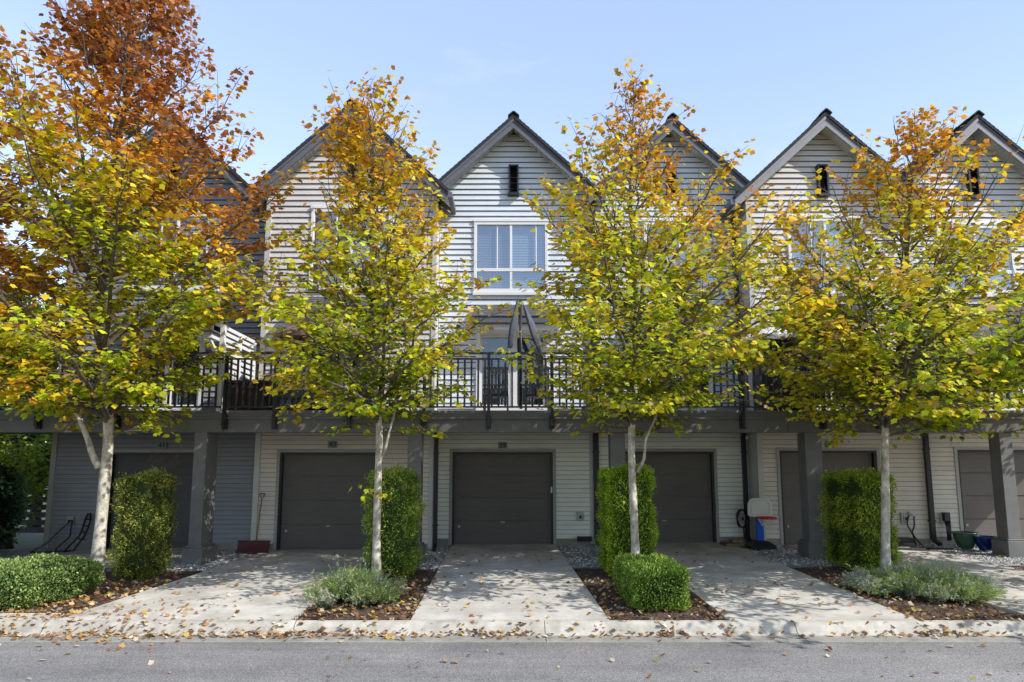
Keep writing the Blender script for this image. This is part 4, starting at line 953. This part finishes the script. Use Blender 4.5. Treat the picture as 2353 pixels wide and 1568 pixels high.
# ---------------------------------------------------------------- gravel stones, mulch chips, fallen leaves (uncountable)
rng = np.random.default_rng(99)
def onslab(x, y):
    for a, b_ in DRIVES:
        if a(y)-.02 < x < b_(y)+.02: return True
    return False
def stones(name, label, n, xr, yr, s0, s1, cols, flat=.6, cat='gravel'):
    V = []; F = []; C = []
    base = np.array([(1,0,0),(0,1,0),(-1,0,0),(0,-1,0),(0,0,1),(0,0,-1)], float); fc = [(0,1,4),(1,2,4),(2,3,4),(3,0,4)]
    i = 0
    while i < n:
        x = rng.uniform(*xr); y = rng.uniform(*yr)
        if onslab(x, y): i += 1; continue
        s = rng.uniform(s0, s1); a = rng.uniform(0, math.pi); R = np.array([[math.cos(a),-math.sin(a),0],[math.sin(a),math.cos(a),0],[0,0,1]])
        b_ = base*np.array([s*rng.uniform(.7,1.3), s*rng.uniform(.5,1), s*flat]) + rng.normal(0, s*.12, (6,3))
        o = len(V); V += [tuple(v) for v in (b_@R.T + np.array([x, y, zg(x,y)-.035+rng.uniform(0,.012)]))]; F += [[o+q for q in f] for f in fc]
        c = cols[rng.integers(len(cols))]; k = rng.uniform(.6,1.3); C += [[min(1,c[0]*k), min(1,c[1]*k), min(1,c[2]*k), 1]]*6; i += 1
    me = bpy.data.meshes.new(name); me.from_pydata(V, [], F); at_ = me.color_attributes.new('col','FLOAT_COLOR','POINT'); at_.data.foreach_set('color', np.array(C).ravel())
    me.materials.append(M['litter']); o = bpy.data.objects.new(name, me); COL.objects.link(o); tag(o, label, cat, kind='stuff')
stones('gravel', 'pale grey gravel stones in front of the garage walls', 26000, (-11.8, 12.2), (11.95, 14.9), .014, .034, [(.62,.61,.58),(.45,.44,.42),(.72,.72,.72),(.34,.32,.30)])
stones('mulch_chips', 'dark brown bark chips covering the planting beds', 22000, (-9.5, 11), (YK+.03, 12.0), .008, .026, [(.10,.06,.04),(.17,.11,.075),(.05,.032,.022),(.24,.17,.12)], .4, 'mulch')
# fallen leaves
P = []; k = 0
def put(x, y):
    if y > YK: z = zg(x, y) + (.006 if onslab(x, y) else -.02)
    elif y > 7.58: z = np.interp(y, [p[0] for p in prof[:-1]], [p[1] for p in prof[:-1]]) + .006
    else: z = -.262+.006
    P.append((x, y, z))
for _ in range(46):
    cxx = rng.uniform(-9.5, 10.5); w_ = rng.uniform(.06, .5)
    for _ in range(int(rng.uniform(6, 34))): put(rng.normal(cxx, w_), min(7.97, rng.normal(7.835, .05)))
for _ in range(330): put(rng.uniform(-9.5, 10.5), rng.normal(7.80, .09))
for _ in range(200): put(rng.uniform(-9.0, -1), rng.normal(7.78, .10))
for _ in range(190): put(rng.uniform(-7, 9.5), rng.uniform(5.0, 7.6))
for _ in range(520): 
    y = rng.uniform(8.0, 10.4); put(rng.uniform(-9, 10), y)
for _ in range(360): put(rng.uniform(-9.5, 11.5), rng.uniform(10, 13.5))
for (a, b_, n_) in ((-7.9,-5.6,900),(-2.75,-1.25,620),(1.2,2.7,420),(5.0,6.6,420)):
    for _ in range(n_): put(rng.uniform(a, b_), rng.uniform(8.0, 10.8))
for _ in range(500): put(rng.uniform(-8.5,-4), rng.normal(8.1,.4))
P = np.array(P); n = len(P)
ang = rng.uniform(0, 2*math.pi, n); TT = np.stack([np.cos(ang), np.sin(ang), rng.uniform(0,.5,n)], 1); NN = np.stack([rng.normal(0,.3,n), rng.normal(0,.3,n), np.ones(n)], 1)
V, k = leaf_geo(P, TT, NN, rng.uniform(.03,.072,n), MAPLE, -.45)
pal = np.array([(.42,.20,.07),(.55,.38,.18),(.62,.52,.38),(.30,.13,.05),(.55,.38,.07),(.45,.24,.10),(.55,.45,.33),(.36,.17,.07)]); C = pal[rng.integers(len(pal), size=n)]*rng.uniform(.6,1.15,(n,1))
o = leaf_mesh('fallen_leaves', V, k, C, M['litter']); tag(o, 'fallen dry maple leaves scattered over the kerb, driveways and beds', 'leaves', kind='stuff')
# leaves lying on the bush tops
for (c, sx, sy, z, nn, seed) in (((b1x0+b1x1)/2, (b1x1-b1x0)*.55, 1.2, .64, 60, 5), ((b3x0+b3x1)/2, .9, 1.2, .67, 50, 6)):
    pass
# ---------------------------------------------------------------- light, sky
AZ, EL = math.radians(64), math.radians(40.5)
sd = Vector((math.sin(AZ)*math.cos(EL), -math.cos(AZ)*math.cos(EL), math.sin(EL)))
L = bpy.data.lights.new('sun', 'SUN'); L.energy = 5.0; L.angle = math.radians(.4); L.color = (1, .965, .91)
lo = bpy.data.objects.new('sun', L); COL.objects.link(lo); lo.rotation_euler = (-sd).to_track_quat('-Z', 'Y').to_euler()
W = bpy.data.worlds.new('World'); S.world = W; W.use_nodes = True; nt = W.node_tree; nt.nodes.clear()
out = N(nt, 'ShaderNodeOutputWorld'); bg = N(nt, 'ShaderNodeBackground'); bg.inputs[1].default_value = .15
sky = N(nt, 'ShaderNodeTexSky'); sky.sky_type = 'NISHITA'; sky.sun_disc = False; sky.sun_elevation = EL; sky.sun_rotation = math.radians(116); sky.air_density = 1.0; sky.dust_density = .6; sky.ozone_density = 1.2
tc = N(nt, 'ShaderNodeTexCoord'); mp = N(nt, 'ShaderNodeMapping'); mp.inputs['Scale'].default_value = (1, 1, 3.2); mp.inputs['Location'].default_value = (.3, 0, .4)
no = N(nt, 'ShaderNodeTexNoise'); no.inputs['Scale'].default_value = 3.4; no.inputs['Detail'].default_value = 9; no.inputs['Roughness'].default_value = .58
cr = N(nt, 'ShaderNodeValToRGB'); cr.color_ramp.elements[0].position = .60; cr.color_ramp.elements[1].position = .86; cr.color_ramp.elements[0].color = (0,0,0,1); cr.color_ramp.elements[1].color = (.55,.55,.55,1)
nt.links.new(tc.outputs['Generated'], mp.inputs[0]); nt.links.new(mp.outputs[0], no.inputs[0]); nt.links.new(no.outputs['Fac'], cr.inputs[0])
mx = N(nt, 'ShaderNodeMix', data_type='RGBA'); mx.inputs[7].default_value = (6.6,6.7,6.9,1)
nt.links.new(cr.outputs[0], mx.inputs['Factor']); sky_lift = N(nt, 'ShaderNodeMix', data_type='RGBA', blend_type='ADD'); sky_lift.inputs['Factor'].default_value = 1   # brightness added to the sky for fill, weaker on the sun side
sep = N(nt, 'ShaderNodeSeparateXYZ'); nt.links.new(tc.outputs['Generated'], sep.inputs[0])
vr = N(nt, 'ShaderNodeValToRGB'); vr.color_ramp.elements[0].position = 0; vr.color_ramp.elements[1].position = .62
vr.color_ramp.elements[0].color = (3.3,3.75,4.3,1); vr.color_ramp.elements[1].color = (1.65,2.1,3.8,1); vr.color_ramp.interpolation = 'EASE'
nt.links.new(sep.outputs['Z'], vr.inputs[0]); nt.links.new(sky.outputs[0], sky_lift.inputs[6]); dot = N(nt, 'ShaderNodeVectorMath', operation='DOT_PRODUCT'); dot.inputs[1].default_value = (.55, -.80, .24); nt.links.new(tc.outputs['Generated'], dot.inputs[0])
mr = N(nt, 'ShaderNodeMapRange'); mr.inputs[1].default_value = -1; mr.inputs[2].default_value = 1; mr.inputs[3].default_value = 1.75; mr.inputs[4].default_value = .5; nt.links.new(dot.outputs['Value'], mr.inputs[0])
vs_ = N(nt, 'ShaderNodeVectorMath', operation='SCALE'); nt.links.new(vr.outputs[0], vs_.inputs[0]); nt.links.new(mr.outputs[0], vs_.inputs['Scale'])
nt.links.new(vs_.outputs[0], sky_lift.inputs[7]); nt.links.new(sky_lift.outputs[2], mx.inputs[6]); nt.links.new(mx.outputs[2], bg.inputs[0]); nt.links.new(bg.outputs[0], out.inputs[0])
# ---------------------------------------------------------------- camera
cam = bpy.data.cameras.new('camera'); co = bpy.data.objects.new('camera', cam); COL.objects.link(co); S.camera = co
cam.sensor_width = 36; cam.lens = 36*FPX/2353; cam.shift_y = (PY-784)/2353; cam.clip_end = 2000; cam.clip_start = .1
co.location = (0, 0, ZC); co.rotation_euler = (math.pi/2 + PIT, 0, 0)
S.view_settings.view_transform = 'Standard'; S.view_settings.look = 'None'; S.view_settings.exposure = 0; S.view_settings.gamma = 1
S.render.engine = 'CYCLES'; S.cycles.max_bounces = 7; S.cycles.transparent_max_bounces = 12; S.cycles.use_denoising = True
S.cycles.diffuse_bounces = 6; S.cycles.caustics_reflective = False; S.cycles.caustics_refractive = False
